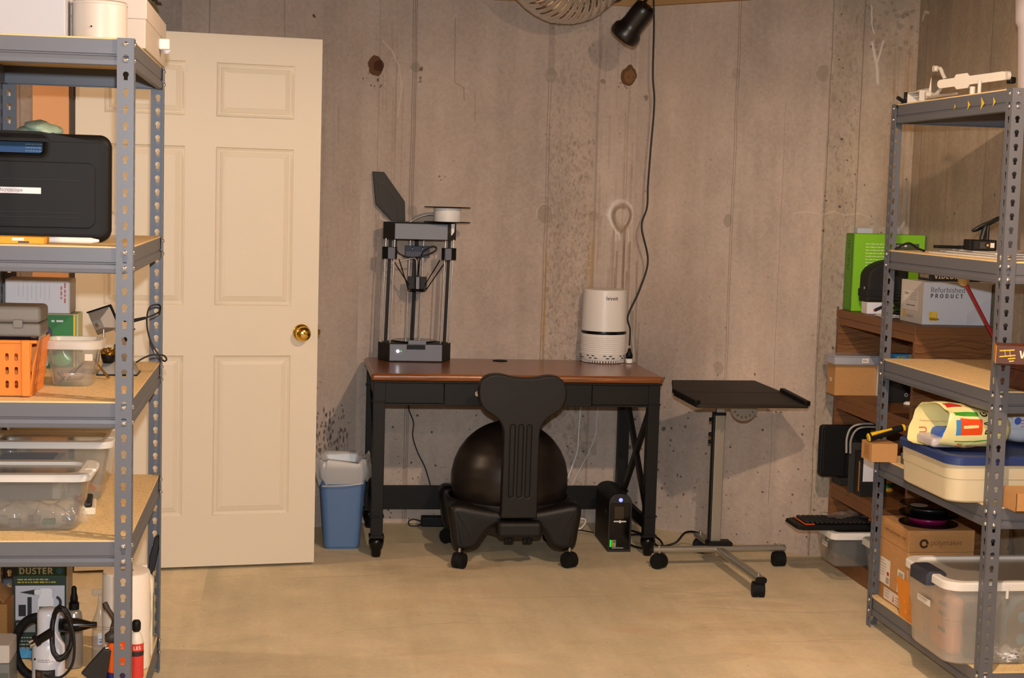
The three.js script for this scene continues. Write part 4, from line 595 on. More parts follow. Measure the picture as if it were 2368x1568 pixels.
{ // third board
  basket('orange slotted plastic basket on the third board of the left shelf', [-0.698, Y3, 2.955], 0.0, 0xe8862a);
  let t = thing('grey_tool_case', 'small grey plastic case lying on the orange basket', 'case', [-0.70, Y3 + 0.1425, 2.93]);
  const gp = M(0x8d877e, 0.55); part('case_bottom', box(0.17, 0.034, 0.13, 0.008, 3), gp, t); part('case_top', box(0.17, 0.042, 0.13, 0.012, 3), gp, t, [0, 0.0345, 0]); part('clasp', box(0.024, 0.022, 0.008, 0.003), gp, t, [0.03, 0.022, 0.066]);
  t = thing('green_box', 'green boxed product standing behind the clear tub', 'box', [-0.665, Y3, 2.365]);
  part('carton_body', box(0.13, 0.155, 0.1, 0.002), M(0xb9b98e, 0.6), t); print(t, 'printed_front', 0.12, 0.15, (x, w, h) => { fill(x, '#2f7a3c', 0, 0, w, h); fill(x, '#e2b62c', w * 0.93, 0, w * 0.05, h); scribbles(x, w * 0.42, h * 0.1, w * 0.45, 1, 0.01, 0.006, '#dfe8df'); x.fillStyle = '#3b3f4a'; x.beginPath(); x.ellipse(w * 0.35, h * 0.32, w * 0.09, h * 0.11, -0.5, 0, 7); x.fill(); fill(x, '#d8dde2', w * 0.1, h * 0.78, w * 0.25, h * 0.2); x.fillStyle = '#58c878'; x.beginPath(); x.ellipse(w * 0.65, h * 0.85, w * 0.24, h * 0.13, 0, 0, 7); x.fill(); }, [0, 0.077, 0.0506]);
  t = thing('white_printed_box', 'white box with red lettering on top of the green box', 'box', [-0.712, Y3 + 0.156, 2.36]);
  part('carton_body', box(0.18, 0.097, 0.12, 0.002), M(0xc6bfb8, 0.6), t); print(t, 'printed_front', 0.172, 0.093, (x, w, h) => { fill(x, '#dcdce2', 0, 0, w, h); x.save(); x.translate(w * 0.93, h * 0.08); x.rotate(Math.PI / 2); scribbles(x, 0, -0.004, h * 0.85, 1, 0.01, 0.0045, '#c0705f'); scribbles(x, h * 0.1, 0.006, h * 0.6, 1, 0.01, 0.0045, '#c0705f'); x.restore(); x.fillStyle = '#555'; for (let i = 0; i < 8; i++) { x.beginPath(); x.arc(w * (0.2 + i * 0.07), h * 0.1, 0.0008, 0, 7); x.fill(); x.save(); x.translate(w * (0.2 + i * 0.07), h * 0.15); x.rotate(Math.PI / 2); scribbles(x, 0, 0, h * 0.55, 1, 1, 0.0009, 'rgba(90,90,100,.55)'); x.restore(); } }, [0, 0.0485, 0.0606]);
  t = thing('white_blue_box', 'white and blue box lying behind the grey tool case', 'box', [-0.745, Y3 + 0.1, 2.60]); part('carton_body', box(0.15, 0.055, 0.12, 0.002), M(0xcfc9c2, 0.6), t); part('support_box', box(0.15, 0.1, 0.12, 0.002), kraft, t, [0, -0.1, 0]); print(t, 'printed_front', 0.146, 0.05, (x, w, h) => { fill(x, '#e4e2e0', 0, 0, w, h * 0.45); fill(x, '#2b3f9a', 0, h * 0.45, w, h * 0.5); fill(x, '#caa23a', w * 0.75, h * 0.55, w * 0.08, h * 0.3); fill(x, '#e6c42c', w * 0.86, h * 0.6, w * 0.1, h * 0.3); scribbles(x, w * 0.3, h * 0.6, w * 0.35, 2, 0.009, 0.003, '#c8d0ea'); }, [0, 0.028, 0.0606]);
  // clear tub with parts
  t = thing('clear_parts_tub', 'clear rounded tub of small metal parts on the third board', 'tub', [-0.56, Y3, 2.80]);
  tub(t, clear, 0.13, 0.12, 0.105, { taper: 0.8, r: 0.03 }); panLid(t, M(0xe6e2d8, 0.4, { transmission: 0.4, thickness: 0 }), 0.156, 0.146, 0.04, 0.1, 0.022); part('label_tab', box(0.02, 0.018, 0.002, 0.0006), M(0xd8d0bc, 0.6), t, [0.045, 0.07, 0.062]);
  t = thing('metal_bowl', 'shiny steel bowl inside the clear parts tub', 'bowl', [-0.565, Y3 + 0.012, 2.80]); part('bowl_shell', lathe([[0, 0], [0.025, 0.002], [0.036, 0.014], [0.038, 0.022], [0.034, 0.02], [0.02, 0.006], [0, 0.004]], 32), chrome, t);
  t = thing('screwdriver_bits', 'dark metal rods lying in the clear parts tub', 'rods', [-0.56, Y3 + 0.008, 2.80]); for (let i = 0; i < 4; i++) part('rod', between([-0.03 + i * 0.012, 0.004 + i * 0.006, 0.035], [0.0 + i * 0.01, 0.03 + i * 0.008, -0.03], 0.0024), i & 1 ? chrome : M(0x6a5a48, 0.4, { metalness: 0.6 }), t);
  // magnifier and soldering stand
  t = thing('soldering_stand', 'grey soldering iron stand with square reflector hood on third board', 'stand', [-0.472, Y3, 2.545]);
  const gs = M(0x8e8a84, 0.45);
  part('base', loft([rectRing(0.108, 0.1, 0.004, 0, 2), rectRing(0.106, 0.098, 0.004, 0.004, 2), rectRing(0.078, 0.07, 0.004, 0.034, 2)], true), gs, t); part('base_rim', box(0.112, 0.004, 0.104, 0.001), black, t);
  part('holder_cone', lathe([[0, 0.034], [0.022, 0.034], [0.02, 0.08], [0.014, 0.086], [0, 0.086]], 24), gs, t, [0.005, 0, -0.01]);
  const hood = new THREE.Group(); hood.name = 'hood'; hood.position.set(-0.042, 0.148, -0.005); hood.rotation.set(0.25, -0.35, 0.42); t.add(hood);
  part('hood_shell', crease(loft([rectRing(0.076, 0.068, 0.002, -0.002, 2), rectRing(0.074, 0.066, 0.002, 0, 2), rectRing(0.03, 0.026, 0.002, 0.036, 2)].map((r) => r.map((p) => [p[0], p[2], p[1]])), true).toNonIndexed(), 0.3), gs, hood); part('hood_rim', box(0.08, 0.004, 0.006, 0.001), black, hood, [0, 0.034, -0.001]); part('hood_rim', box(0.006, 0.07, 0.006, 0.001), black, hood, [0.038, -0.035, -0.001]); part('bolt_head', at(cyl(0.006, 0.006, 0.006, 16), 0.0, 0, 0.036, Math.PI / 2), zinc, hood);
  part('support_spring', between([-0.04, 0.04, 0.02], [-0.04, 0.135, 0.015], 0.0028, 0.0028, 8), zinc, t); part('arm', beamBox([0.0, 0.07, 0.0], [0.04, 0.13, 0.0], 0.012, 0.004), black, t); part('arm_plate', beamBox([-0.01, 0.13, 0.005], [0.022, 0.075, 0.008], 0.012, 0.003), chrome, t);
  t = thing('brass_wool_pot', 'small black pot of golden brass wool beside the soldering stand', 'pot', [-0.497, Y3 + 0.035, 2.585]); part('pot', lathe([[0, 0], [0.014, 0], [0.018, 0.012], [0.02, 0.024], [0.018, 0.024], [0.014, 0.01], [0, 0.008]], 24), black, t); const bw = new THREE.IcosahedronGeometry(0.018, 4), bp = bw.attributes.position; for (let i = 0; i < bp.count; i++) { const k = 0.8 + 0.5 * lat[(i * 331) & 65535]; bp.setXYZ(i, bp.getX(i) * k, bp.getY(i) * k * 0.7 + 0.028, bp.getZ(i) * k); } bw.computeVertexNormals(); part('brass_wool', bw, M(0xb98a2e, 0.35, { metalness: 0.9 }), t);
  t = thing('soldering_iron_cord', 'black cord looping behind the soldering stand over the shelf edge', 'cord', [0, 0, 0]); part('wire', tube([[-0.46, 1.10, 2.54], [-0.42, 1.105, 2.535], [-0.386, 1.115, 2.53], [-0.364, 1.128, 2.5], [-0.368, 1.143, 2.48], [-0.392, 1.138, 2.48], [-0.40, 1.10, 2.5], [-0.392, 1.05, 2.5], [-0.372, 1.01, 2.5], [-0.352, 0.985, 2.5], [-0.343, 0.992, 2.52], [-0.35, 1.005, 2.54], [-0.375, 1.008, 2.55], [-0.40, 1.0, 2.55], [-0.425, 0.985, 2.55]], 0.0024, 140), cord, t); part('handle_sleeve', between([-0.45, 1.098, 2.545], [-0.40, 1.11, 2.535], 0.006, 0.004), black, t);
  t = thing('gold_tweezers', 'slim gold tweezers leaning on the clear parts tub', 'tweezers', [-0.505, Y3, 2.66]); part('prong', merge([between([0.02, 0.003, 0.02], [-0.022, 0.052, -0.01], 0.003, 0.002), between([0.022, 0.003, 0.016], [-0.022, 0.05, -0.014], 0.003, 0.002)]), M(0xc9a45a, 0.3, { metalness: 0.9 }), t);
}
{ // fourth board: three clear bins with white lids
  function lidBin(label, pos, w, d, h) { const t = thing('clear_lidded_bin', label, 'bin', pos, 0, 'clear bins with white lids on the left shelf'); tub(t, clear, w, d, h, { taper: 0.86, r: 0.03 }); 
    const rim = []; for (const [e, y] of [[0.012, -0.014], [0.014, -0.002], [0.01, 0.004], [-0.02, 0.004], [-0.026, -0.004], [-0.02, -0.006], [0.004, -0.006]]) rim.push(rectRing(w + e * 2, d + e * 2, 0.035, h + y, 6)); rim.push(rim[0]); part('lid_rim', crease(loft(rim, false), 0.6), lidWhite, t);
    part('lid_panel', box(w - 0.04, 0.003, d - 0.04, 0.001), clear, t, [0, h - 0.006, 0]); part('lid_handle', box(0.03, 0.01, d * 0.3, 0.004), lidWhite, t, [w / 2 + 0.004, h - 0.004, 0]); return t; }
  lidBin('clear bin with white lid at the front of the fourth board', [-0.665, Y4, 2.945], 0.33, 0.2, 0.145);
  lidBin('clear bin with white lid second from front of the fourth board', [-0.652, Y4, 2.565], 0.33, 0.19, 0.165);
  lidBin('clear bin with white lid at the rear of the fourth board', [-0.64, Y4, 2.328], 0.28, 0.185, 0.165);
  let t = thing('plastic_bags', 'clear plastic bags of electronics inside the front clear bin', 'bags', [-0.62, Y4 + 0.004, 2.955]);
  for (let i = 0; i < 5; i++) { const g = new THREE.IcosahedronGeometry(0.035, 3), p = g.attributes.position; for (let k = 0; k < p.count; k++) { const q = 0.6 + 0.8 * fbm(p.getX(k) * 60 + i * 5, p.getY(k) * 60 + p.getZ(k) * 41, 3); p.setXYZ(k, p.getX(k) * q * 1.2, Math.max(0, p.getY(k) * q + 0.025), p.getZ(k) * q); } g.computeVertexNormals(); part('bag', crease(g, 1.2), film, t, [-0.1 + i * 0.042, 0, i % 2 * 0.04 - 0.01]); part('part_inside', box(0.03, 0.014, 0.02, 0.002), [M(0x3a4a3c, 0.5), M(0x4a4a52, 0.4), M(0x6a4c3a, 0.5), M(0x2e5a3a, 0.5), M(0x77777c, 0.4)][i], t, [-0.1 + i * 0.042, 0.008, i % 2 * 0.04]); }
  t = thing('blue_carton', 'dark blue carton inside the second clear bin', 'carton', [-0.715, Y4 + 0.004, 2.565]); part('carton_body', box(0.15, 0.11, 0.11, 0.002), M(0x23265e, 0.6), t); part('white_end', box(0.02, 0.108, 0.132, 0.001), coolWhite, t, [0.085, 0, 0]);
  t = thing('spare_parts_bag', 'small clear bag with dark parts inside the second clear bin', 'bag', [-0.59, Y4 + 0.004, 2.565]); part('bag', box(0.05, 0.08, 0.07, 0.02, 3), film, t); part('part_inside', box(0.034, 0.05, 0.04, 0.004), M(0x30333a, 0.5), t, [0, 0.008, 0]);
  t = thing('orange_strip', 'short orange strip inside the second clear bin', 'strip', [-0.55, Y4 + 0.004, 2.565]); part('strip_body', beamBox([-0.02, 0.05, 0.02], [0.022, 0.02, 0.03], 0.012, 0.003), M(0xe07a28, 0.5), t);
  t = thing('eraser_block', 'small white and black board eraser behind the front clear bin', 'eraser', [-0.528, Y4, 2.765], 0.1); part('felt', box(0.044, 0.02, 0.13, 0.004), M(0xe6dcc4, 0.7), t); part('handle', box(0.034, 0.014, 0.128, 0.006, 3), M(0x17140f, 0.5), t, [-0.004, 0.02, 0]);
  t = thing('red_bottle', 'small dark red bottle between the clear bins', 'bottle', [-0.55, Y4, 2.78]); part('cap_body', cyl(0.011, 0.012, 0.036, 20), M(0x7a1c18, 0.4), t); part('cap_top', cyl(0.009, 0.011, 0.005, 20), M(0x7a1c18, 0.4), t, [0, 0.036, 0]);
}
{ // bottom board
  let t = thing('duster_box', 'dark green boxed electric duster at the rear of the bottom board', 'box', [-0.70, Y5, 2.40]);
  part('carton_body', box(0.15, 0.285, 0.12, 0.002), M(0x2d3a30, 0.6), t); part('carton_side', box(0.002, 0.28, 0.115, 0.0005), M(0xb9aa92, 0.6), t, [0.0755, 0.002, 0]);
  print(t, 'printed_front', 0.146, 0.28, (x, w, h) => { fill(x, '#22352c', 0, 0, w, h); fill(x, '#2f5a44', w * 0.08, h * 0.02, w * 0.9, h * 0.13); text(x, 'ELECTRIC', w * 0.1, h * 0.045, 0.012, '#aebab0', 'sans-serif', 'bold'); text(x, 'DUSTER', w * 0.1, h * 0.12, 0.026, '#e2e6e8', 'sans-serif', 'bold'); x.fillStyle = '#3b7fc0'; x.beginPath(); x.arc(w * 0.88, h * 0.09, 0.009, 0, 7); x.fill(); scribbles(x, w * 0.08, h * 0.17, w * 0.9, 2, 0.008, 0.0035, '#c9b93a'); fill(x, '#c9ccd6', w * 0.04, h * 0.24, w * 0.94, h * 0.36); x.fillStyle = '#f4f5f8'; x.beginPath(); x.roundRect(w * 0.5, h * 0.27, w * 0.24, h * 0.12, 0.008); x.roundRect(w * 0.47, h * 0.36, w * 0.3, h * 0.2, 0.01); x.fill(); x.fillStyle = '#20242a'; x.beginPath(); x.moveTo(w * 0.12, h * 0.31); x.lineTo(w * 0.42, h * 0.28); x.lineTo(w * 0.42, h * 0.34); x.fill(); fill(x, '#e8eaee', w * 0.4, h * 0.285, w * 0.14, h * 0.05); fill(x, '#20242a', w * 0.27, h * 0.36, w * 0.08, h * 0.2); fill(x, '#20242a', w * 0.1, h * 0.44, w * 0.14, h * 0.12); x.strokeStyle = '#2a2d33'; x.lineWidth = 0.008; x.beginPath(); x.arc(w * 0.78, h * 0.42, w * 0.12, -1.2, 1.4); x.stroke(); fill(x, '#5c6a4e', w * 0.49, h * 0.46, w * 0.26, h * 0.06); fill(x, '#15201a', 0, h * 0.62, w, h * 0.12); fill(x, '#8c8f8c', w * 0.06, h * 0.63, w * 0.36, h * 0.1); scribbles(x, w * 0.1, h * 0.78, w * 0.7, 4, 0.01, 0.003, '#b9bcae'); fill(x, '#4a9fd4', w * 0.1, h * 0.9, w * 0.5, h * 0.1); }, [0, 0.143, 0.0606]);
  // the duster itself
  t = thing('electric_duster', 'white electric duster with black ribbed handle on the bottom board', 'duster', [-0.642, Y5, 2.68]);
  const en = M(0xe4e4ea, 0.3);
  part('body', lathe([[0, 0], [0.043, 0], [0.044, 0.004], [0.044, 0.086], [0.043, 0.106], [0.036, 0.118], [0.031, 0.13], [0.03, 0.15], [0.031, 0.19], [0.028, 0.203], [0.018, 0.209], [0, 0.21]], 48), en, t);
  const hr = []; for (let i = 0; i <= 40; i++) { const a = 1.25 + i / 40 * 3.75; hr.push([-0.028 + 0.072 * Math.cos(a) * 0.85, 0.1 + 0.084 * Math.sin(a), 0]); } part('handle', (() => { const g = tube(hr, 0.012, 120, 12); const p = g.attributes.position; for (let i = 0; i < p.count; i++) { const j = Math.floor(i / 13); if (j % 12 < 5) p.setZ(i, p.getZ(i) * 1.12); } g.computeVertexNormals(); return g; })(), blackSoft, t);
  part('nozzle', at(lathe([[0, 0], [0.018, 0], [0.02, 0.02], [0.019, 0.05], [0.009, 0.085], [0.0085, 0.1], [0.005, 0.1]], 24), 0.03, 0.163, 0.01, 0, 0, -Math.PI / 2), blackGloss, t);
  for (const x of [-0.031, 0.031]) part('screw', at(cyl(0.0032, 0.0032, 0.003, 12), x, 0.075, 0.03, Math.PI / 2), black, t);
  wrapPrint(t, 'data_plate', 0.0444, 1.3, 0.026, (x, w, h) => { fill(x, '#2c2624', 0, 0, w, h); fill(x, '#6a3c28', w * 0.1, h * 0.25, w * 0.2, h * 0.5); scribbles(x, w * 0.4, h * 0.2, w * 0.5, 5, 0.004, 0.0012, '#8a8680'); }, [0, 0.034, 0], -0.1); wrapPrint(t, 'printed_name', 0.0444, 1.2, 0.012, (x, w, h) => { fill(x, '#e4e4ea', 0, 0, w, h); scribbles(x, w * 0.05, h * 0.15, w * 0.9, 2, 0.005, 0.0022, '#8a8a90'); }, [0, 0.072, 0]); wrapPrint(t, 'flag_sticker', 0.0444, 1.1, 0.01, (x, w, h) => { fill(x, '#e8e8ec', 0, 0, w, h); fill(x, '#c46a62', w * 0.7, 0, w * 0.3, h * 0.7); fill(x, '#5068a8', w * 0.6, 0, w * 0.14, h * 0.7); }, [0, 0.011, 0]);
  t = thing('duster_power_cord', 'coiled black cord and plug hanging on the electric duster', 'cord', [-0.60, Y5, 2.735]);
  const lp = []; for (let i = 0; i <= 70; i++) { const a = i / 70 * 6.283 * 4, k = 1 + 0.07 * Math.sin(i * 1.3); lp.push([-0.0 + 0.026 * k * Math.cos(a), 0.155 + 0.07 * k * Math.sin(a), 0.012 * Math.sin(i * 0.7)]); } part('coil', tube(lp, 0.0052, 320, 7), cord, t);
  part('lead', tube([[0.02, 0.2, 0.01], [0.034, 0.15, 0.012], [0.03, 0.07, 0.015], [0.0, 0.035, 0.012], [-0.03, 0.036, 0.008], [-0.045, 0.038, 0]], 0.0036, 60), cord, t); const pg = part('plug', merge([beamBox([-0.02, 0.165, 0.02], [-0.058, 0.142, 0.03], 0.018, 0.014), beamBox([-0.056, 0.146, 0.03], [-0.066, 0.14, 0.032], 0.026, 0.018)]), black, t); part('prong', merge([beamBox([-0.066, 0.146, 0.032], [-0.08, 0.138, 0.034], 0.005, 0.0016), beamBox([-0.063, 0.136, 0.032], [-0.077, 0.128, 0.034], 0.005, 0.0016)]), zinc, pg);
  t = thing('spray_bottle', 'silver spray bottle with black pump on the bottom board', 'bottle', [-0.593, Y5, 2.54]); part('bottle_body', lathe([[0, 0], [0.024, 0], [0.025, 0.004], [0.025, 0.13], [0.021, 0.158], [0.012, 0.168], [0, 0.168]], 32), M(0x9a9690, 0.3, { metalness: 0.5 }), t); part('collar', cyl(0.0145, 0.0145, 0.018, 24), black, t, [0, 0.168, 0]); part('pump', lathe([[0, 0.186], [0.011, 0.186], [0.011, 0.2], [0.0075, 0.215], [0.0075, 0.228], [0.004, 0.234], [0, 0.235]], 20), black, t);
  t = thing('clear_bottle', 'clear plastic squeeze bottle behind the duster nozzle', 'bottle', [-0.525, Y5, 2.50]); part('bottle_body', lathe([[0, 0], [0.022, 0], [0.023, 0.005], [0.023, 0.12], [0.012, 0.15], [0.008, 0.17], [0.006, 0.2], [0, 0.2]], 28), frosted, t); part('trigger', box(0.03, 0.02, 0.014, 0.004), frosted, t, [-0.008, 0.195, 0]); wrapPrint(t, 'printed_name', 0.0234, 0.7, 0.034, (x, w, h) => { fill(x, '#dfe2e6', 0, 0, w, h); x.save(); x.translate(w * 0.25, h * 0.9); x.rotate(-Math.PI / 2); text(x, 'AL', 0, w * 0.5, 0.014, '#3a5fae', 'sans-serif', 'bold'); x.restore(); }, [0, 0.075, 0], 0.2);
  t = thing('paper_towel_roll', 'white paper towel roll standing behind the right front shelf post', 'paper towel', [-0.448, Y5, 2.545]); const tm = M(0xefe6d8, 0.9, { bumpMap: (() => { const c = canvas(256, 256), x = c.getContext('2d'); fill(x, '#808080', 0, 0, 256, 256); for (let i = 0; i < 16; i++) for (let j = 0; j < 16; j++) { x.fillStyle = '#b0b0b0'; x.beginPath(); x.arc(i * 16 + (j & 1) * 8, j * 16, 4, 0, 7); x.fill(); } const q = tex(c, false); q.repeat.set(5, 4); return q; })(), bumpScale: 0.0008 });
  part('roll', lathe([[0.02, 0], [0.064, 0], [0.066, 0.004], [0.066, 0.274], [0.063, 0.28], [0.02, 0.28]], 56), tm, t); part('core', lathe([[0.02, 0], [0.0205, 0.001], [0.0205, 0.2795], [0.02, 0.28], [0.019, 0.2795], [0.019, 0.001], [0.02, 0]], 28), kraft, t);
  t = thing('white_jug', 'white plastic bottle with green label behind the paper towel roll', 'bottle', [-0.417, Y5, 2.425]); part('bottle_body', crease(loft([rectRing(0.066, 0.05, 0.016, 0, 4), rectRing(0.07, 0.054, 0.018, 0.006, 4), rectRing(0.07, 0.054, 0.018, 0.225, 4), rectRing(0.05, 0.044, 0.018, 0.24, 4), rectRing(0.03, 0.03, 0.0149, 0.246, 4)], true), 0.7), M(0xeee4d0, 0.5), t); part('cap', cyl(0.017, 0.017, 0.022, 24), M(0xf4ece0, 0.4), t, [0, 0.246, 0]); print(t, 'side_label', 0.03, 0.13, (x, w, h) => { fill(x, '#5a8f76', 0, 0, w, h); scribbles(x, w * 0.2, h * 0.05, w * 0.6, 10, 0.012, 0.003, '#c8d8cc'); }, [0.0356, 0.12, 0], [0, Math.PI / 2, 0]);
  t = thing('blow_torch', 'orange gas torch with black head beside the shelf post', 'torch', [-0.452, Y5, 2.74]); part('gas_bottle', lathe([[0, 0], [0.026, 0], [0.028, 0.006], [0.028, 0.05]], 32), M(0x2e2a72, 0.4), t); part('gas_bottle', lathe([[0.028, 0.05], [0.028, 0.115], [0.024, 0.128], [0.012, 0.134], [0, 0.134]], 32), M(0xe8621c, 0.4), t); part('head', lathe([[0, 0.132], [0.02, 0.132], [0.021, 0.15], [0.012, 0.158], [0, 0.158]], 24), M(0x3a3632, 0.5), t, [-0.012, 0, 0]); part('burner_tube', tube([[-0.016, 0.15, 0], [-0.012, 0.17, 0], [-0.008, 0.19, 0], [-0.018, 0.21, 0], [-0.028, 0.225, 0]], 0.0065, 30, 12), M(0x4a423c, 0.4, { metalness: 0.5 }), t); part('burner_tip', between([-0.027, 0.222, 0], [-0.034, 0.238, 0], 0.0085, 0.0075, 16), M(0x4a423c, 0.4, { metalness: 0.5 }), t);
  part('flare_nozzle', ext(poly([[-0.012, 0.112], [-0.034, 0.118], [-0.092, 0.05], [-0.04, 0.006], [-0.026, 0.03]]), 0.018, 0.003), M(0x1e1a18, 0.6), t, [0, 0, 0.006]); part('nozzle_link', between([-0.03, 0.115, 0.015], [-0.004, 0.12, 0.012], 0.004), zinc, t); part('ignition_wire', between([-0.1, 0.176, 0.01], [0.0, 0.172, 0.012], 0.0008), M(0x8a6a4a, 0.4, { metalness: 0.6 }), t);
  t = thing('red_label_bottle', 'small white bottle with red label and black cap beside torch', 'bottle', [-0.408, Y5, 2.665]); part('bottle_body', lathe([[0, 0], [0.019, 0], [0.02, 0.004], [0.02, 0.108], [0.014, 0.128], [0.008, 0.136], [0, 0.136]], 28), M(0xe6e0d2, 0.4), t); part('label', lathe([[0.0202, 0.006], [0.0204, 0.007], [0.0204, 0.104], [0.0202, 0.105]], 28), M(0xcf3a30, 0.5), t); part('label_band', lathe([[0.0205, 0.07], [0.0207, 0.071], [0.0207, 0.083], [0.0205, 0.084]], 28), M(0x2c2422, 0.5), t); part('cap', lathe([[0, 0.136], [0.008, 0.136], [0.012, 0.142], [0.0125, 0.16], [0.009, 0.168], [0, 0.169]], 22), black, t); wrapPrint(t, 'printed_name', 0.0206, 1.5, 0.014, (x, w, h) => { fill(x, '#cf3a30', 0, 0, w, h); text(x, 'LES', w * 0.22, h * 0.84, 0.0135, '#f4dcd0', 'sans-serif', 'bold'); }, [0, 0.0935, 0], 0.1, 3000);
  t = thing('black_dish', 'black rubber dish at the front right corner of the bottom board', 'dish', [-0.42, Y5, 2.96]); part('dish_body', lathe([[0, 0], [0.038, 0], [0.05, 0.012], [0.05, 0.05], [0.046, 0.05], [0.04, 0.014], [0, 0.008]], 36), M(0x161013, 0.6), t);
  t = thing('brown_carton', 'open brown cardboard carton at the left edge of bottom board', 'carton', [-0.806, Y5, 2.47]); part('carton_body', box(0.07, 0.19, 0.2, 0.002), kraftDark, t); part('carton_flap', box(0.06, 0.002, 0.12, 0.0005), kraft, t, [0.01, 0.2, 0.02], [0, 0, -0.8]);
  t = thing('white_tray', 'small white tray on a grey box at the left of bottom board', 'tray', [-0.775, Y5 + 0.09, 2.74]); part('tray_body', box(0.1, 0.05, 0.12, 0.004), M(0xcfc8c0, 0.5), t); const gb = thing('grey_carton', 'grey carton under the white tray on the bottom board', 'carton', [-0.775, Y5, 2.74]); part('carton_body', box(0.1, 0.089, 0.12, 0.002), M(0x7f827f, 0.6), gb); print(gb, 'printed_front', 0.095, 0.03, (x, w, h) => { fill(x, '#5f6a60', 0, 0, w, h); scribbles(x, w * 0.1, h * 0.2, w * 0.8, 3, 0.008, 0.0016, '#b8bcb4'); }, [0, 0.05, 0.0605]);
  t = thing('blue_striped_cloth', 'folded white cloth with blue stripes under the torch nozzle', 'cloth', [-0.575, Y5, 2.80]); part('cloth_body', box(0.13, 0.03, 0.12, 0.012, 3), M(0xd8d4d2, 0.9), t); for (const y of [0.006, 0.02]) part('stripe', box(0.128, 0.006, 0.122, 0.003), M(0x3f6a9a, 0.9), t, [0, y, 0]);
  t = thing('plastic_sheet', 'clear plastic sheet wrapped over the right end of bottom board', 'sheet', [-0.386, Y5, 2.40]); const sg = new THREE.PlaneGeometry(0.26, 0.23, 14, 14), sp = sg.attributes.position; for (let i = 0; i < sp.count; i++) sp.setZ(i, 0.006 * (fbm(sp.getX(i) * 18, sp.getY(i) * 18, 3) - 0.5)); sg.computeVertexNormals(); part('sheet_film', sg, film, t, [0, 0.116, 0], [0, Math.PI / 2, 0]);
  t = thing('black_pouch', 'black wedge shaped pouch hanging on the rear right post', 'pouch', [-0.398, 0.29, 2.236]); part('pouch_body', ext(poly([[-0.016, 0], [0.004, 0.03], [0.02, 0.11], [0.016, 0.135], [0.004, 0.13], [-0.012, 0.07]]), 0.012, 0.004), M(0x17161a, 0.6), t, [0, 0, 0]);
}
// ------------------------------------------------------------------ walnut bookcase against the right wall
{
  const t = thing('bookcase', 'dark walnut bookcase with deep shelves in the right corner', 'bookcase', [2.23, 0, 0.86]);
  const L = 0.815, D = 0.31;
  for (const z of [0.01, L - 0.01]) part('side_panel', box(D, 1.05, 0.02, 0.001), walnut, t, [D / 2, 0, z]);
  part('back_panel', box(0.006, 1.05, L - 0.04, 0.0005), walnut, t, [D - 0.004, 0, L / 2]);
  part('top_shelf', box(D + 0.004, 0.03, L + 0.004, 0.003), walnut, t, [D / 2 - 0.002, 1.024, L / 2]);
  part('top_rail', box(0.018, 0.03, L - 0.04, 0.002), walnut, t, [0.01, 0.994, L / 2]);
  for (const y of [0.711, 0.34, 0.075]) { part('shelf', box(D - 0.008, 0.022, L - 0.04, 0.002), walnut, t, [D / 2 - 0.002, y - 0.022, L / 2]); part('shelf_rail', box(0.018, y > 0.1 ? 0.04 : 0.07, L - 0.04, 0.002), walnut, t, [0.01, y > 0.1 ? y - 0.062 : 0.0, L / 2]); }
}
const YB = 1.0545;
const label = (parent, w, h, pos, rot, n = 3, col = '#e8e2d8') => print(parent, 'paper_label', w, h, (x) => { fill(x, col, 0, 0, w, h); scribbles(x, w * 0.12, h * 0.28, w * 0.76, n, h * 0.5 / n, h * 0.09, '#6a6660'); }, pos, rot, 1600);
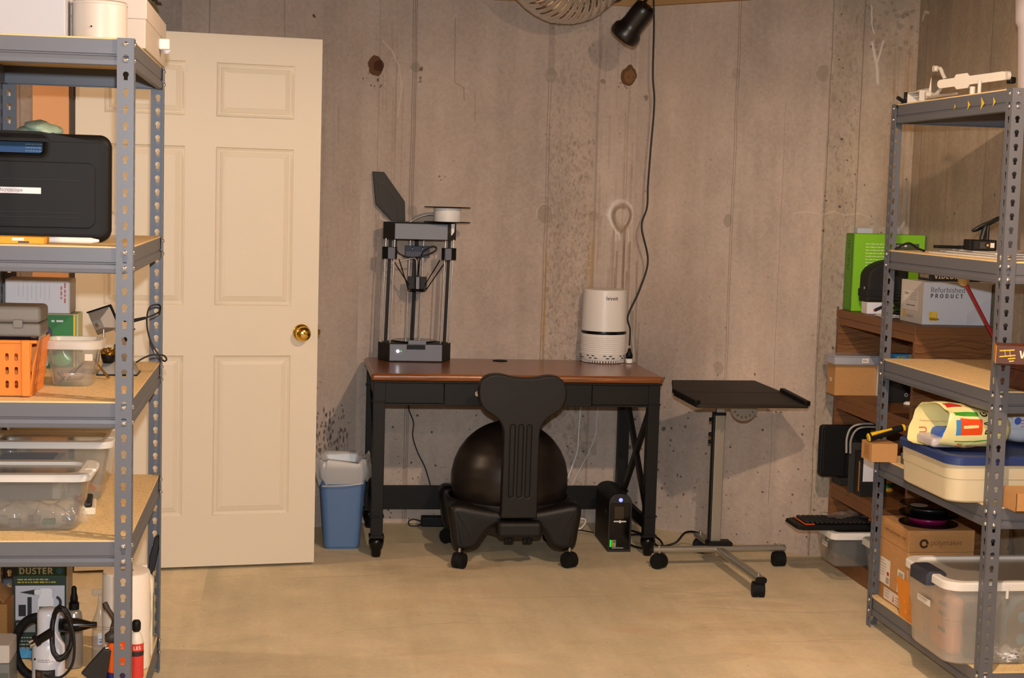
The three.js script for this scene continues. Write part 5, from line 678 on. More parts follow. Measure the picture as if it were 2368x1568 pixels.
{ // on top of the bookcase
  let t = thing('green_scanner_box', 'bright green FUEL 3D box standing upright on the bookcase', 'box', [2.40, YB, 0.915]);
  part('carton_body', box(0.30, 0.314, 0.09, 0.002), M(0x6fae12, 0.5), t); part('carton_spine', box(0.002, 0.312, 0.088, 0.0005), M(0x4d8210, 0.55), t, [-0.1505, 0.001, 0]);
  print(t, 'printed_spine', 0.07, 0.30, (x, w, h) => { fill(x, '#55901a', 0, 0, w, h); x.save(); x.translate(w * 0.62, h * 0.48); x.rotate(-Math.PI / 2); text(x, 'FUEL 3D', 0, 0, 0.034, '#26410a'); x.restore(); }, [-0.152, 0.157, 0], [0, -Math.PI / 2, 0]);
  print(t, 'printed_front', 0.296, 0.31, (x, w, h) => { fill(x, '#7fc21a', 0, 0, w, h); scribbles(x, w * 0.16, h * 0.12, w * 0.36, 8, 0.0125, 0.0035, '#d4ecb0'); text(x, 'CAPABILITIES', w * 0.16, h * 0.52, 0.0135, '#eef8dc', 'sans-serif', 'bold'); fill(x, '#44513a', w * 0.58, h * 0.11, w * 0.34, h * 0.3); scribbles(x, w * 0.6, h * 0.13, w * 0.2, 1, 0.01, 0.007, '#d8dcd4'); scribbles(x, w * 0.6, h * 0.2, w * 0.28, 6, 0.0125, 0.003, '#b8bcb2'); scribbles(x, w * 0.16, h * 0.58, w * 0.3, 3, 0.014, 0.003, '#d4ecb0'); fill(x, '#a8d8f0', w * 0.15, h * 0.66, w * 0.03, h * 0.03); }, [0.001, 0.157, 0.0455]);
  t = thing('white_flap', 'small white card tab standing on top of the green box', 'card', [2.305, YB + 0.3145, 0.915]); part('card_sheet', box(0.066, 0.02, 0.03, 0.001), coolWhite, t); part('card_fold', box(0.066, 0.002, 0.032, 0.0005), coolWhite, t, [0, 0.02, 0]);
  t = thing('small_cable_box', 'small white box printed with a black plug on the bookcase', 'box', [2.32, YB, 1.065]); part('carton_body', box(0.11, 0.046, 0.06, 0.001), M(0xd8d4d0, 0.5), t); print(t, 'printed_front', 0.105, 0.043, (x, w, h) => { fill(x, '#dfe0ea', 0, 0, w, h); x.save(); x.translate(w * 0.42, h * 0.55); x.rotate(-0.42); x.fillStyle = '#1c1c20'; x.beginPath(); x.roundRect(-0.017, -0.006, 0.04, 0.013, 0.004); x.fill(); fill(x, '#b4473a', -0.021, -0.004, 0.006, 0.008); x.restore(); }, [0, 0.023, 0.0305]);
  t = thing('black_soft_case', 'rounded black soft case sitting behind the small white box', 'case', [2.345, YB + 0.0465, 1.04]); const s = new THREE.Shape(); s.moveTo(-0.08, 0); s.lineTo(0.09, 0); s.lineTo(0.09, 0.17); s.lineTo(0.06, 0.172); s.bezierCurveTo(-0.02, 0.168, -0.075, 0.14, -0.078, 0.1); s.closePath(); part('case_body', at(ext(s, 0.07, 0.012, 4), 0, 0, -0.035), M(0x121212, 0.75), t); part('strap', box(0.172, 0.03, 0.098, 0.004), M(0x0b0b0b, 0.7), t, [0.004, 0.02, 0]); part('zip_pull', box(0.006, 0.01, 0.004, 0.001), silver, t, [-0.084, 0.05, 0.03]);
  t = thing('refurbished_camera_box', 'white box printed Refurbished PRODUCT at the front of the bookcase', 'box', [2.415, YB, 1.495]); part('carton_body', box(0.262, 0.156, 0.21, 0.002), M(0xcfcac4, 0.5), t);
  print(t, 'printed_front', 0.258, 0.152, (x, w, h) => { fill(x, '#d5d7de', 0, 0, w, h); text(x, 'Refurbished', w * 0.09, h * 0.23, 0.0245, '#5b5d63'); text(x, 'P R O D U C T', w * 0.09, h * 0.36, 0.0205, '#3c3e44', 'sans-serif', 'bold'); fill(x, '#f0c020', w * 0.085, h * 0.7, w * 0.125, h * 0.21); text(x, 'Nikon', w * 0.092, h * 0.9, 0.0125, '#201a08', 'sans-serif', 'bold italic'); x.strokeStyle = '#f8e28a'; x.lineWidth = 0.0025; for (let i = 0; i < 3; i++) { x.beginPath(); x.moveTo(w * (0.11 + i * 0.03), h * 0.82); x.lineTo(w * (0.15 + i * 0.03), h * 0.7); x.stroke(); } x.strokeStyle = 'rgba(140,142,152,.6)'; x.lineWidth = 0.001; for (let i = 0; i < 9; i++) { x.beginPath(); x.moveTo(w, h * (0.35 + i * 0.055)); x.lineTo(w * 0.65, h * (0.75 + i * 0.03)); x.stroke(); } }, [0.001, 0.078, 0.1056]);
  print(t, 'printed_side', 0.2, 0.15, (x, w, h) => { fill(x, '#c9c3bc', 0, 0, w, h); fill(x, '#dbd6d0', w * 0.1, h * 0.24, w * 0.72, h * 0.46); text(x, 'Nikon', w * 0.15, h * 0.34, 0.014, '#3a3a3c', 'sans-serif', 'bold'); scribbles(x, w * 0.42, h * 0.28, w * 0.36, 4, 0.008, 0.002, '#7a7874'); scribbles(x, w * 0.25, h * 0.58, w * 0.5, 1, 0.01, 0.004, '#5a5854'); fill(x, '#e0b428', w * 0.12, h * 0.72, w * 0.12, h * 0.18); text(x, 'PRODUCT', w * 0.28, h * 0.9, 0.015, '#7a7670', 'sans-serif', 'bold'); }, [-0.1316, 0.078, 0], [0, -Math.PI / 2, 0]);
  t = thing('microphone_box', 'black VIDEOMIC box lying on the refurbished camera box', 'box', [2.43, YB + 0.1565, 1.48]); part('carton_body', box(0.19, 0.042, 0.12, 0.002), M(0x16161c, 0.5), t); print(t, 'printed_front', 0.18, 0.038, (x, w, h) => { fill(x, '#17171d', 0, 0, w, h); text(x, 'VIDEOMIC', w * 0.04, h * 0.8, 0.026, '#c8bfae', 'sans-serif', 'bold'); scribbles(x, w * 0.62, h * 0.4, w * 0.3, 2, 0.01, 0.002, '#6a6a7a'); }, [-0.0, 0.021, 0.0605]); print(t, 'printed_side', 0.1, 0.036, (x, w, h) => { fill(x, '#1a1518', 0, 0, w, h); text(x, 'VIDEOMIC', w * 0.06, h * 0.8, 0.018, '#c8bfae', 'sans-serif', 'bold'); }, [-0.0956, 0.021, 0], [0, -Math.PI / 2, 0]);
  t = thing('white_earphone_wire', 'tangled thin white wire between the boxes on the bookcase', 'wire', [2.28, YB, 1.28]); const wp = []; for (let i = 0; i < 26; i++) wp.push([0.03 * Math.sin(i * 1.9) + rr(-0.01, 0.01), 0.003 + (i % 3) * 0.004, 0.05 * Math.cos(i * 1.3) + rr(-0.01, 0.01)]); part('wire', tube(wp, 0.0014, 200, 6), whiteCord, t);
  t = thing('black_wire_bundle', 'bundle of black wire beside the soft case on the bookcase', 'wire', [2.36, YB, 1.24]); const bp = []; for (let i = 0; i < 40; i++) bp.push([0.04 * Math.sin(i * 1.7) + rr(-0.01, 0.01), 0.004 + i * 0.0022, 0.05 * Math.cos(i * 1.2)]); part('wire', tube(bp, 0.003, 260, 6), cord, t);
  t = thing('red_mallet', 'long red stick with cream head leaning behind the right shelf', 'mallet', [0, 0, 0]); part('stick', between([2.487, 0.958, 1.86], [2.33, 1.225, 1.845], 0.0055, 0.006, 14), M(0xa01826, 0.4), t); part('head', at(new THREE.SphereGeometry(0.02, 24, 16), 2.325, 1.232, 1.845), M(0xe0cfa4, 0.7), t);
}
{ // middle shelf of the bookcase
  const y = 0.7115;
  let t = thing('labelled_cardboard_box', 'brown cardboard box with a white label overhanging the middle shelf', 'box', [2.278, y, 0.93]); part('carton_body', box(0.175, 0.128, 0.095, 0.002), kraft, t); part('tape_seam', box(0.17, 0.001, 0.02, 0.0003), kraftDark, t, [0, 0.128, 0]); label(t, 0.026, 0.014, [-0.0882, 0.062, 0.0], [0, -Math.PI / 2, 0]);
  t = thing('parts_organizer', 'flat clear plastic parts organizer on the labelled cardboard box', 'organizer', [2.275, y + 0.1295, 0.946]); part('tray', crease(loft([rectRing(0.2, 0.12, 0.006, 0, 2), rectRing(0.204, 0.124, 0.008, 0.03, 2), rectRing(0.198, 0.118, 0.006, 0.03, 2), rectRing(0.196, 0.116, 0.006, 0.003, 2)], true), 0.5), M(0xdfe2ec, 0.25, { transmission: 0.6, thickness: 0 }), t); part('lid', box(0.208, 0.006, 0.128, 0.002), M(0xdfe2ec, 0.25, { transmission: 0.6, thickness: 0 }), t, [0, 0.0305, 0]); for (const x of [-0.05, 0.01, 0.06]) part('divider', box(0.003, 0.028, 0.11, 0.0005), clear, t, [x, 0.002, 0]); for (const [x, c] of [[-0.02, 0x3a3c42], [0.035, 0x2c2c30], [0.085, 0x6a6a70]]) part('stored_part', box(0.04, 0.018, 0.08, 0.003), M(c, 0.5), t, [x, 0.004, 0]); label(t, 0.028, 0.018, [0.028, 0.017, 0.0628], [0, 0, 0]);
  t = thing('standing_book', 'thin brown book with white spine beside the labelled cardboard box', 'book', [2.381, y, 0.945]); part('cover', box(0.022, 0.15, 0.1, 0.001), kraft, t); part('spine', box(0.004, 0.15, 0.102, 0.001), white, t, [-0.011, 0, 0.001]);
  t = thing('black_filament_box', 'small black maker box with a white end on middle shelf', 'box', [2.40, y, 1.125]); part('carton_body', box(0.12, 0.075, 0.1, 0.002), M(0x141312, 0.5), t); print(t, 'printed_side', 0.098, 0.073, (x, w, h) => { fill(x, '#161412', 0, 0, w, h); fill(x, '#ddd6cc', 0, 0, w * 0.22, h); x.strokeStyle = '#222'; x.lineWidth = 0.003; x.beginPath(); x.ellipse(w * 0.11, h * 0.68, 0.006, 0.01, 0, 0, 7); x.stroke(); text(x, 'maker', w * 0.3, h * 0.9, 0.016, '#b8b4ac'); }, [-0.0606, 0.0375, 0], [0, -Math.PI / 2, 0]); print(t, 'printed_front', 0.116, 0.073, (x, w, h) => { fill(x, '#100f0f', 0, 0, w, h); x.strokeStyle = '#d8d4cc'; x.lineWidth = 0.002; x.beginPath(); x.arc(w * 0.62, h * 0.6, 0.006, 0, 7); x.stroke(); }, [0, 0.0375, 0.0505]);
  t = thing('dark_carton', 'dark carton at the back of the bookcase middle shelf', 'carton', [2.46, y, 1.0]); part('carton_body', box(0.1, 0.145, 0.12, 0.002), M(0x241a14, 0.6), t); part('carton_tape', box(0.101, 0.004, 0.03, 0.001), M(0x8a8076, 0.5), t, [0, 0.1435, 0]);
  t = thing('blue_sensor_box', 'small blue box standing on the dark carton in bookcase', 'box', [2.455, y + 0.148, 1.01]); part('carton_body', box(0.085, 0.03, 0.05, 0.001), M(0x2f7cb8, 0.5), t); print(t, 'printed_front', 0.08, 0.028, (x, w, h) => { fill(x, '#2f86c8', 0, 0, w * 0.7, h); fill(x, '#8a8672', w * 0.7, 0, w * 0.3, h); text(x, 'BIET', w * 0.1, h * 0.8, 0.02, '#b8c060', 'sans-serif', 'bold'); }, [0, 0.015, 0.0256]);
  t = thing('white_lens_cap', 'small white rounded cap at the front of middle shelf', 'cap', [2.40, y, 1.24]); part('cap_body', lathe([[0, 0], [0.02, 0], [0.021, 0.006], [0.014, 0.012], [0, 0.013]], 28), white, t); part('cap_ring', lathe([[0.0205, 0.001], [0.0215, 0.002], [0.0215, 0.005], [0.0205, 0.006]], 28), M(0xcfcac2, 0.5), t);
}
{ // lower shelf of the bookcase
  const y = 0.3405;
  let t = thing('small_black_box', 'flat black box under the leather portfolio in the bookcase', 'box', [2.33, y, 0.93]); part('carton_body', box(0.2, 0.03, 0.09, 0.002), M(0x111010, 0.6), t); part('carton_lid', box(0.202, 0.01, 0.092, 0.002), M(0x181616, 0.6), t, [0, 0.0205, 0]);
  t = thing('leather_portfolio', 'black stitched leather portfolio standing out from the bookcase', 'portfolio', [2.262, y + 0.031, 0.925]); const s = rrect(-0.105, 0, 0.21, 0.212, 0.016); part('cover', ext(s, 0.026, 0.004, 2), M(0x0a090a, 0.55, { specularIntensity: 0.6 }), t, [0, 0, -0.014]); for (let i = 0; i < 22; i++) part('stitch', box(0.0015, 0.005, 0.001, 0.0003), M(0x3a3838, 0.6), t, [-0.092, 0.018 + i * 0.008, 0.0162]); print(t, 'printed_mark', 0.006, 0.04, (x, w, h) => { fill(x, '#111011', 0, 0, w, h); scribbles(x, 0.001, 0.002, w * 0.8, 6, 0.006, 0.002, '#5a6a8a'); }, [0.065, 0.05, 0.0164]);
  t = thing('grey_letter_tray', 'nested grey wire letter tray standing behind the small carton', 'tray', [2.30, y + 0.0, 1.12]); for (const [k, c] of [[0, 0x9a9690], [0.012, 0x8a8680]]) part('frame_wire', tube([[-0.1 + k, 0.16, 0], [-0.1 + k, 0.225 - k, 0], [-0.085 + k, 0.26 - k, 0], [-0.05, 0.275 - k, 0], [0.09, 0.275 - k, 0]], 0.0045, 50, 8), M(c, 0.5), t, [0, 0, k]); part('tray_back', box(0.17, 0.2, 0.004, 0.001), M(0x2a2826, 0.6), t, [0.0, 0.0, -0.01]);
  t = thing('black_manual_box', 'black box with a white printed panel on the lower shelf', 'box', [2.285, y, 1.17]); part('carton_body', box(0.11, 0.175, 0.07, 0.002), M(0x151312, 0.5), t); print(t, 'printed_front', 0.05, 0.1, (x, w, h) => { fill(x, '#d8d8e0', 0, 0, w, h); x.strokeStyle = 'rgba(120,120,140,.5)'; x.lineWidth = 0.0006; for (let i = 1; i < 7; i++) { x.beginPath(); x.moveTo(w * i / 7, 0); x.lineTo(w * i / 7, h); x.stroke(); } }, [-0.02, 0.11, 0.0356]); part('orange_edge', box(0.003, 0.12, 0.008, 0.0005), M(0xa8702e, 0.5), t, [-0.0555, 0.02, 0.022]);
  t = thing('play_putty_tin', 'small orange and green tin on the lower bookcase shelf', 'tin', [2.385, y, 1.09]); part('tin_body', lathe([[0, 0], [0.026, 0], [0.027, 0.004], [0.027, 0.014], [0.0255, 0.016]], 36), M(0xe69a1e, 0.4), t); part('tin_label', lathe([[0.0255, 0.016], [0.0258, 0.017], [0.0258, 0.036], [0.0255, 0.037]], 36), M(0x2c7a3c, 0.45), t); part('tin_lid', lathe([[0.0255, 0.037], [0.027, 0.038], [0.027, 0.052], [0.024, 0.056], [0, 0.056]], 36), M(0xe69a1e, 0.4), t);
}
function clearBin(name, label_, pos, w, d, h, lidMat, bodyMat, o = {}) {
  const t = thing(name, label_, 'bin', pos, o.ry || 0, o.group); tub(t, bodyMat, w, d, h, { taper: o.taper || 0.9, r: o.r || 0.025 });
  const e = 0.008, r = o.r || 0.025; const rim = [rectRing(w + e, d + e, r, h - 0.014, 6), rectRing(w + e * 2, d + e * 2, r, h - 0.012, 6), rectRing(w + e * 2, d + e * 2, r, h + 0.008, 6), rectRing(w + e, d + e, r, h + 0.013, 6), rectRing(w - 0.034, d - 0.034, r, h + 0.013, 6), rectRing(w - 0.04, d - 0.04, r, h + 0.004, 6), rectRing(w - 0.044, d - 0.044, r, h + 0.002, 6), rectRing(w - 0.01, d - 0.01, r, h + 0.0005, 6)]; rim.push(rim[0]);
  part('lid_rim', crease(loft(rim, false), 0.6), lidMat, t); part('lid_panel', box(w - 0.036, 0.003, d - 0.036, 0.001), o.lidPanel || clear, t, [0, h + 0.002, 0]); return t;
}
{ // bottom of the bookcase
  const y = 0.0755;
  let t = clearBin('clear_storage_bin', 'clear storage bin with white lid under the keyboard', [2.265, y, 1.185], 0.33, 0.21, 0.125, lidWhite, clear, { group: 'clear bins at the bottom of the bookcase' }); label(t, 0.06, 0.018, [-0.1595, 0.075, 0.0], [0, -Math.PI / 2, 0.0]); part('drawer_insert', box(0.28, 0.07, 0.17, 0.004), M(0x2e3034, 0.5), t, [0.01, 0.045, 0]);
  t = clearBin('clear_storage_bin', 'clear storage bin with white lid nearest the small carton stack', [2.345, y, 1.42], 0.28, 0.18, 0.12, lidWhite, clear, { group: 'clear bins at the bottom of the bookcase' }); label(t, 0.06, 0.018, [-0.1355, 0.07, 0.0], [0, -Math.PI / 2, 0.0]); part('drawer_insert', box(0.23, 0.08, 0.14, 0.004), M(0x3a3c40, 0.5), t, [0.01, 0.01, 0]);
  t = thing('gaming_keyboard', 'black gaming keyboard with orange trim lying across the clear bin', 'keyboard', [2.165, y + 0.1395, 1.17], 0.0);
  const kb = M(0x0e0d0c, 0.5, { specularIntensity: 0.6 }); part('chassis', ext(poly([[-0.195, 0.004], [-0.17, 0.0], [0.2, 0.0], [0.2, 0.02], [-0.16, 0.02], [-0.19, 0.016]]), 0.155, 0.002), kb, t, [0, 0, -0.08]);
  const keys = []; for (let i = 0; i < 18; i++) for (let j = 0; j < 6; j++) keys.push(at(box(0.0165, 0.011, 0.0165, 0.003), -0.146 + i * 0.0192, 0.021, -0.06 + j * 0.0215)); const kc = part('keycaps', merge(keys), M(0x191817, 0.55), t); kc.userData.kind = 'stuff';
  part('orange_trim', merge([beamBox([-0.162, 0.0232, -0.07], [-0.162, 0.0232, 0.07], 0.006, 0.003), beamBox([-0.163, 0.0232, 0.07], [-0.125, 0.0232, 0.07], 0.003, 0.006)]), M(0xe85a14, 0.4), t);
  t = thing('clear_wrapping', 'clear plastic wrapping lying on the black keyboard', 'wrapping', [2.2, y + 0.174, 1.16]); const g = new THREE.PlaneGeometry(0.2, 0.12, 24, 16); g.rotateX(-Math.PI / 2); const p = g.attributes.position; for (let i = 0; i < p.count; i++) p.setY(i, 0.028 * Math.pow(fbm(p.getX(i) * 22 + 5, p.getZ(i) * 22, 3), 1.5)); g.computeVertexNormals(); part('wrapping_sheet', g, film, t);
  t = thing('black_camera_bag', 'black fabric bag stacked on the nearer clear bin', 'bag', [2.355, y + 0.1345, 1.42]); part('bag_body', box(0.2, 0.09, 0.12, 0.02, 4), M(0x131214, 0.8), t); part('bag_flap', box(0.202, 0.03, 0.125, 0.012, 3), M(0x0d0d0e, 0.8), t, [0, 0.065, 0]);
  t = thing('orange_pliers', 'pliers with orange handles lying on the black fabric bag', 'pliers', [2.32, y + 0.1395 + 0.036, 1.17]); part('handle', between([-0.05, 0.0, 0.05], [0.01, 0.012, 0.03], 0.006, 0.005), M(0xe0641c, 0.5), t); part('handle', between([-0.045, 0.055, 0.0], [0.02, 0.02, 0.02], 0.005, 0.005), M(0xe0641c, 0.5), t); part('jaw', between([0.01, 0.014, 0.026], [0.07, 0.02, 0.02], 0.007, 0.004), M(0x4a4a4c, 0.4, { metalness: 0.7 }), t); part('loop_wire', tube([[-0.02, 0.01, 0], [-0.06, 0.04, 0.0], [-0.05, 0.055, 0], [0.0, 0.052, 0], [0.03, 0.04, 0]], 0.003, 40), cord, t);
}
{ // right unit, top board
  let t = thing('white_clamp_arm', 'white articulated clamp arm lying along the right unit top shelf', 'clamp', [2.075, Y1 + 0.001, 2.2]);
  const wm = M(0xc6c0b5, 0.45); const sh = new THREE.Shape(); sh.moveTo(-0.06, -0.014); sh.lineTo(-0.005, -0.014); sh.lineTo(0.003, -0.024); sh.lineTo(0.047, -0.024); sh.lineTo(0.055, -0.014); sh.lineTo(0.185, -0.014); sh.absarc(0.185, 0, 0.014, -Math.PI / 2, Math.PI / 2); sh.lineTo(0.055, 0.014); sh.lineTo(0.047, 0.024); sh.lineTo(0.003, 0.024); sh.lineTo(-0.005, 0.014); sh.lineTo(-0.06, 0.014); sh.absarc(-0.06, 0, 0.014, Math.PI / 2, 1.5 * Math.PI);
  part('arm_plate', at(ext(sh, 0.006, 0.0015, 2).scale(0.9, 1, 1), 0, 0, 0, 0, -Math.PI / 2 + 0.6, 0), wm, t, [0.02, 0.05, 0.02], [-0.06, 0, 0.06]);
  part('link', tube([[0, 0.1, -0.085], [0, 0.098, -0.065], [0, 0.08, -0.045], [0, 0.06, -0.02]], 0.0065, 30, 10), wm, t); part('link', tube([[0, 0.05, -0.03], [0, 0.03, -0.06], [0, 0.018, -0.09], [0, 0.018, -0.12]], 0.0065, 30, 10), wm, t);
  part('pivot', at(cyl(0.01, 0.01, 0.014, 20), 0.0, 0.1, -0.09, 0, 0, Math.PI / 2), wm, t); part('pivot', at(cyl(0.009, 0.009, 0.02, 20), 0.0, 0.02, -0.13, 0, 0, Math.PI / 2), wm, t); part('pivot', at(cyl(0.014, 0.014, 0.012, 20), 0.125, 0.064, 0.17, 0, 0, Math.PI / 2), M(0xcac6be, 0.3), t); part('rubber_end', box(0.02, 0.02, 0.03, 0.004), black, t, [0.135, 0.04, 0.165]);
  part('clamp_frame', merge([at(box(0.04, 0.03, 0.006, 0.001), 0, 0, -0.28), at(box(0.006, 0.044, 0.1, 0.001), 0.016, 0, -0.23), at(box(0.04, 0.004, 0.1, 0.001), 0, 0.03, -0.23), at(box(0.04, 0.036, 0.006, 0.001), 0, 0, -0.18)]), wm, t); part('clamp_screw', between([0, 0.02, -0.34], [0, 0.02, -0.2], 0.003), zinc, t); part('support_rod', between([0, 0.012, -0.16], [0.01, 0.012, 0.05], 0.006, 0.004), chrome, t); part('clamp_knob', at(merge([0, 1, 2].map((i) => at(box(0.012, 0.036, 0.01, 0.003), 0, -0.018, 0, 0, 0, i * 1.047))), 0, 0.022, -0.345), black, t); part('foot_peg', at(cyl(0.006, 0.006, 0.045, 12), 0.03, 0, 0.17), wm, t); part('foot_peg', at(cyl(0.009, 0.009, 0.03, 14), 0.03, 0, 0.12), wm, t); part('spike', between([0.0, 0.03, -0.14], [0.0, 0.075, -0.135], 0.005, 0.0006), wm, t);
  t = thing('pink_jar', 'tall frosted plastic jar with pink contents on right top shelf', 'jar', [2.262, Y1, 2.53]); part('jar_body', lathe([[0, 0], [0.088, 0], [0.098, 0.012], [0.108, 0.2], [0.116, 0.215], [0.12, 0.3], [0, 0.3]], 48), M(0xc9c2c8, 0.5, { transmission: 0.25, thickness: 0 }), t); part('jar_contents', lathe([[0, 0.01], [0.08, 0.012], [0.084, 0.07], [0, 0.08]], 36), M(0xc88a9a, 0.7), t); print(t, 'round_sticker', 0.05, 0.06, (x, w, h) => { fill(x, '#dccfd4', 0, 0, w, h); x.fillStyle = '#e8e0d8'; x.beginPath(); x.ellipse(w / 2, h / 2, w * 0.46, h * 0.46, 0, 0, 7); x.fill(); x.fillStyle = '#c87a8c'; x.beginPath(); x.ellipse(w * 0.55, h * 0.55, w * 0.25, h * 0.28, 0.4, 0, 7); x.fill(); }, [-0.086, 0.056, 0.062], [0, -0.95, 0]);
}
{ // right unit, second board
  let t;
  const sheets = [[0xd8d4cc, 0, 0.34, 0.5, 'white magazine at the bottom of the paper pile'], [0xb4aca0, 0.006, 0.3, 0.46, 'grey magazine in the middle of the paper pile'], [0xc8c2b8, 0.011, 0.26, 0.4, 'pale brochure on top of the paper pile']];
  sheets.forEach(([c, yy, w, d, lab], i) => { t = thing('magazine', lab, 'magazine', [2.27 + i * 0.012, Y2 + yy, 2.33 - i * 0.03], 0.05 - i * 0.07, 'paper pile on the right shelf'); part('pages', box(w, 0.0042, d, 0.0015), M(0xe6e2da, 0.7), t); part('cover', box(w + 0.002, 0.0008, d + 0.002, 0.0003), M(c, 0.35), t, [0, 0.0042, 0]); });
  t = thing('camera_charger', 'black battery charger with orange marking on the paper pile', 'charger', [2.195, Y2 + 0.0172, 2.24], -0.02); part('housing', box(0.092, 0.034, 0.05, 0.003), black, t); print(t, 'printed_front', 0.07, 0.026, (x, w, h) => { fill(x, '#121110', 0, 0, w, h); scribbles(x, w * 0.3, h * 0.2, w * 0.3, 5, 0.004, 0.0012, '#8a8680'); x.fillStyle = '#e8922a'; x.beginPath(); x.arc(w * 0.66, h * 0.5, 0.0042, 0, 7); x.fill(); fill(x, '#d8d4cc', w * 0.78, h * 0.2, w * 0.2, h * 0.6); }, [0.004, 0.017, 0.0252]);
  t = thing('charger_cord', 'folded black cord standing on the battery charger', 'cord', [2.2, Y2 + 0.0512, 2.24]); const lp = []; for (let i = 0; i < 40; i++) { const a = i / 40 * 6.283 * 4; lp.push([0.015 + 0.045 * Math.cos(a) + 0.002 * Math.sin(i), 0.05 + 0.022 * Math.cos(a) + 0.0075 * Math.sin(a), 0.012 * Math.sin(a) + 0.003 * Math.cos(i * 2)]); } part('loops', tube(lp, 0.0036, 260, 7), cord, t); part('tie', merge([between([0.0, 0, 0], [0.012, 0.05, 0], 0.009, 0.007), between([0.018, 0.0, 0.0], [0.02, 0.045, 0], 0.006, 0.005)]), cord, t);
  t = thing('black_bar', 'thin black bar lying behind the charger on the papers', 'bar', [2.14, Y2 + 0.0172, 2.12]); part('bar_body', box(0.09, 0.01, 0.03, 0.002), black, t); part('bar_end', box(0.01, 0.011, 0.031, 0.002), blackGloss, t, [0.045, 0, 0]);
  t = thing('dark_cable_loop', 'dark cable loop at the rear left corner of second board', 'cable', [2.075, Y2, 1.93]); part('loop', tube([[-0.02, 0.004, -0.05], [0.0, 0.02, -0.03], [0.01, 0.026, 0.0], [0.02, 0.012, 0.04], [0.03, 0.004, 0.08]], 0.004, 40), cord, t);
}
{ // right unit, third board
  let t = thing('mahogany_box', 'dark red mahogany box on the third board at right edge', 'box', [2.29, Y3, 2.66]); const mah = M(0xffffff, 0.4, { map: tex(woodTex(512, 256, '#521c0e', 'rgba(30,6,2,.35)', 'rgba(130,50,24,.3)', 260)) }); part('box_body', box(0.33, 0.06, 0.24, 0.003), mah, t); part('box_lid', box(0.334, 0.033, 0.244, 0.004), mah, t, [0, 0.0605, 0]);
  t = thing('flight_puzzle_box', 'brown box with yellow airplane lettered WRIGHT lying across the mahogany box', 'box', [2.155, Y3 + 0.0945, 2.87], -0.38); part('carton_body', box(0.34, 0.052, 0.1, 0.002), M(0x5a2c14, 0.55), t); part('carton_end', box(0.002, 0.05, 0.098, 0.0005), M(0xc98a1e, 0.5), t, [-0.1705, 0.001, 0]);
  print(t, 'printed_front', 0.336, 0.05, (x, w, h) => { fill(x, '#4c2512', 0, 0, w, h); x.strokeStyle = '#e0b82a'; x.lineWidth = 0.0035; for (const [a, b, c, d] of [[0.02, 0.28, 0.14, 0.2], [0.02, 0.62, 0.15, 0.5], [0.09, 0.72, 0.15, 0.66], [0.1, 0.86, 0.14, 0.82]]) { x.beginPath(); x.moveTo(w * a, h * b); x.lineTo(w * c, h * d); x.stroke(); } x.lineWidth = 0.0015; x.beginPath(); x.moveTo(w * 0.06, h * 0.2); x.lineTo(w * 0.07, h * 0.6); x.moveTo(w * 0.1, h * 0.2); x.lineTo(w * 0.11, h * 0.6); x.stroke(); text(x, 'WRIGHT', w * 0.18, h * 0.66, 0.03, '#eadfc8', 'sans-serif', 'bold'); text(x, 'FIRST', w * 0.22, h * 0.92, 0.0085, '#d8ccb4', 'sans-serif', 'bold'); }, [0, 0.026, 0.0506]);
}
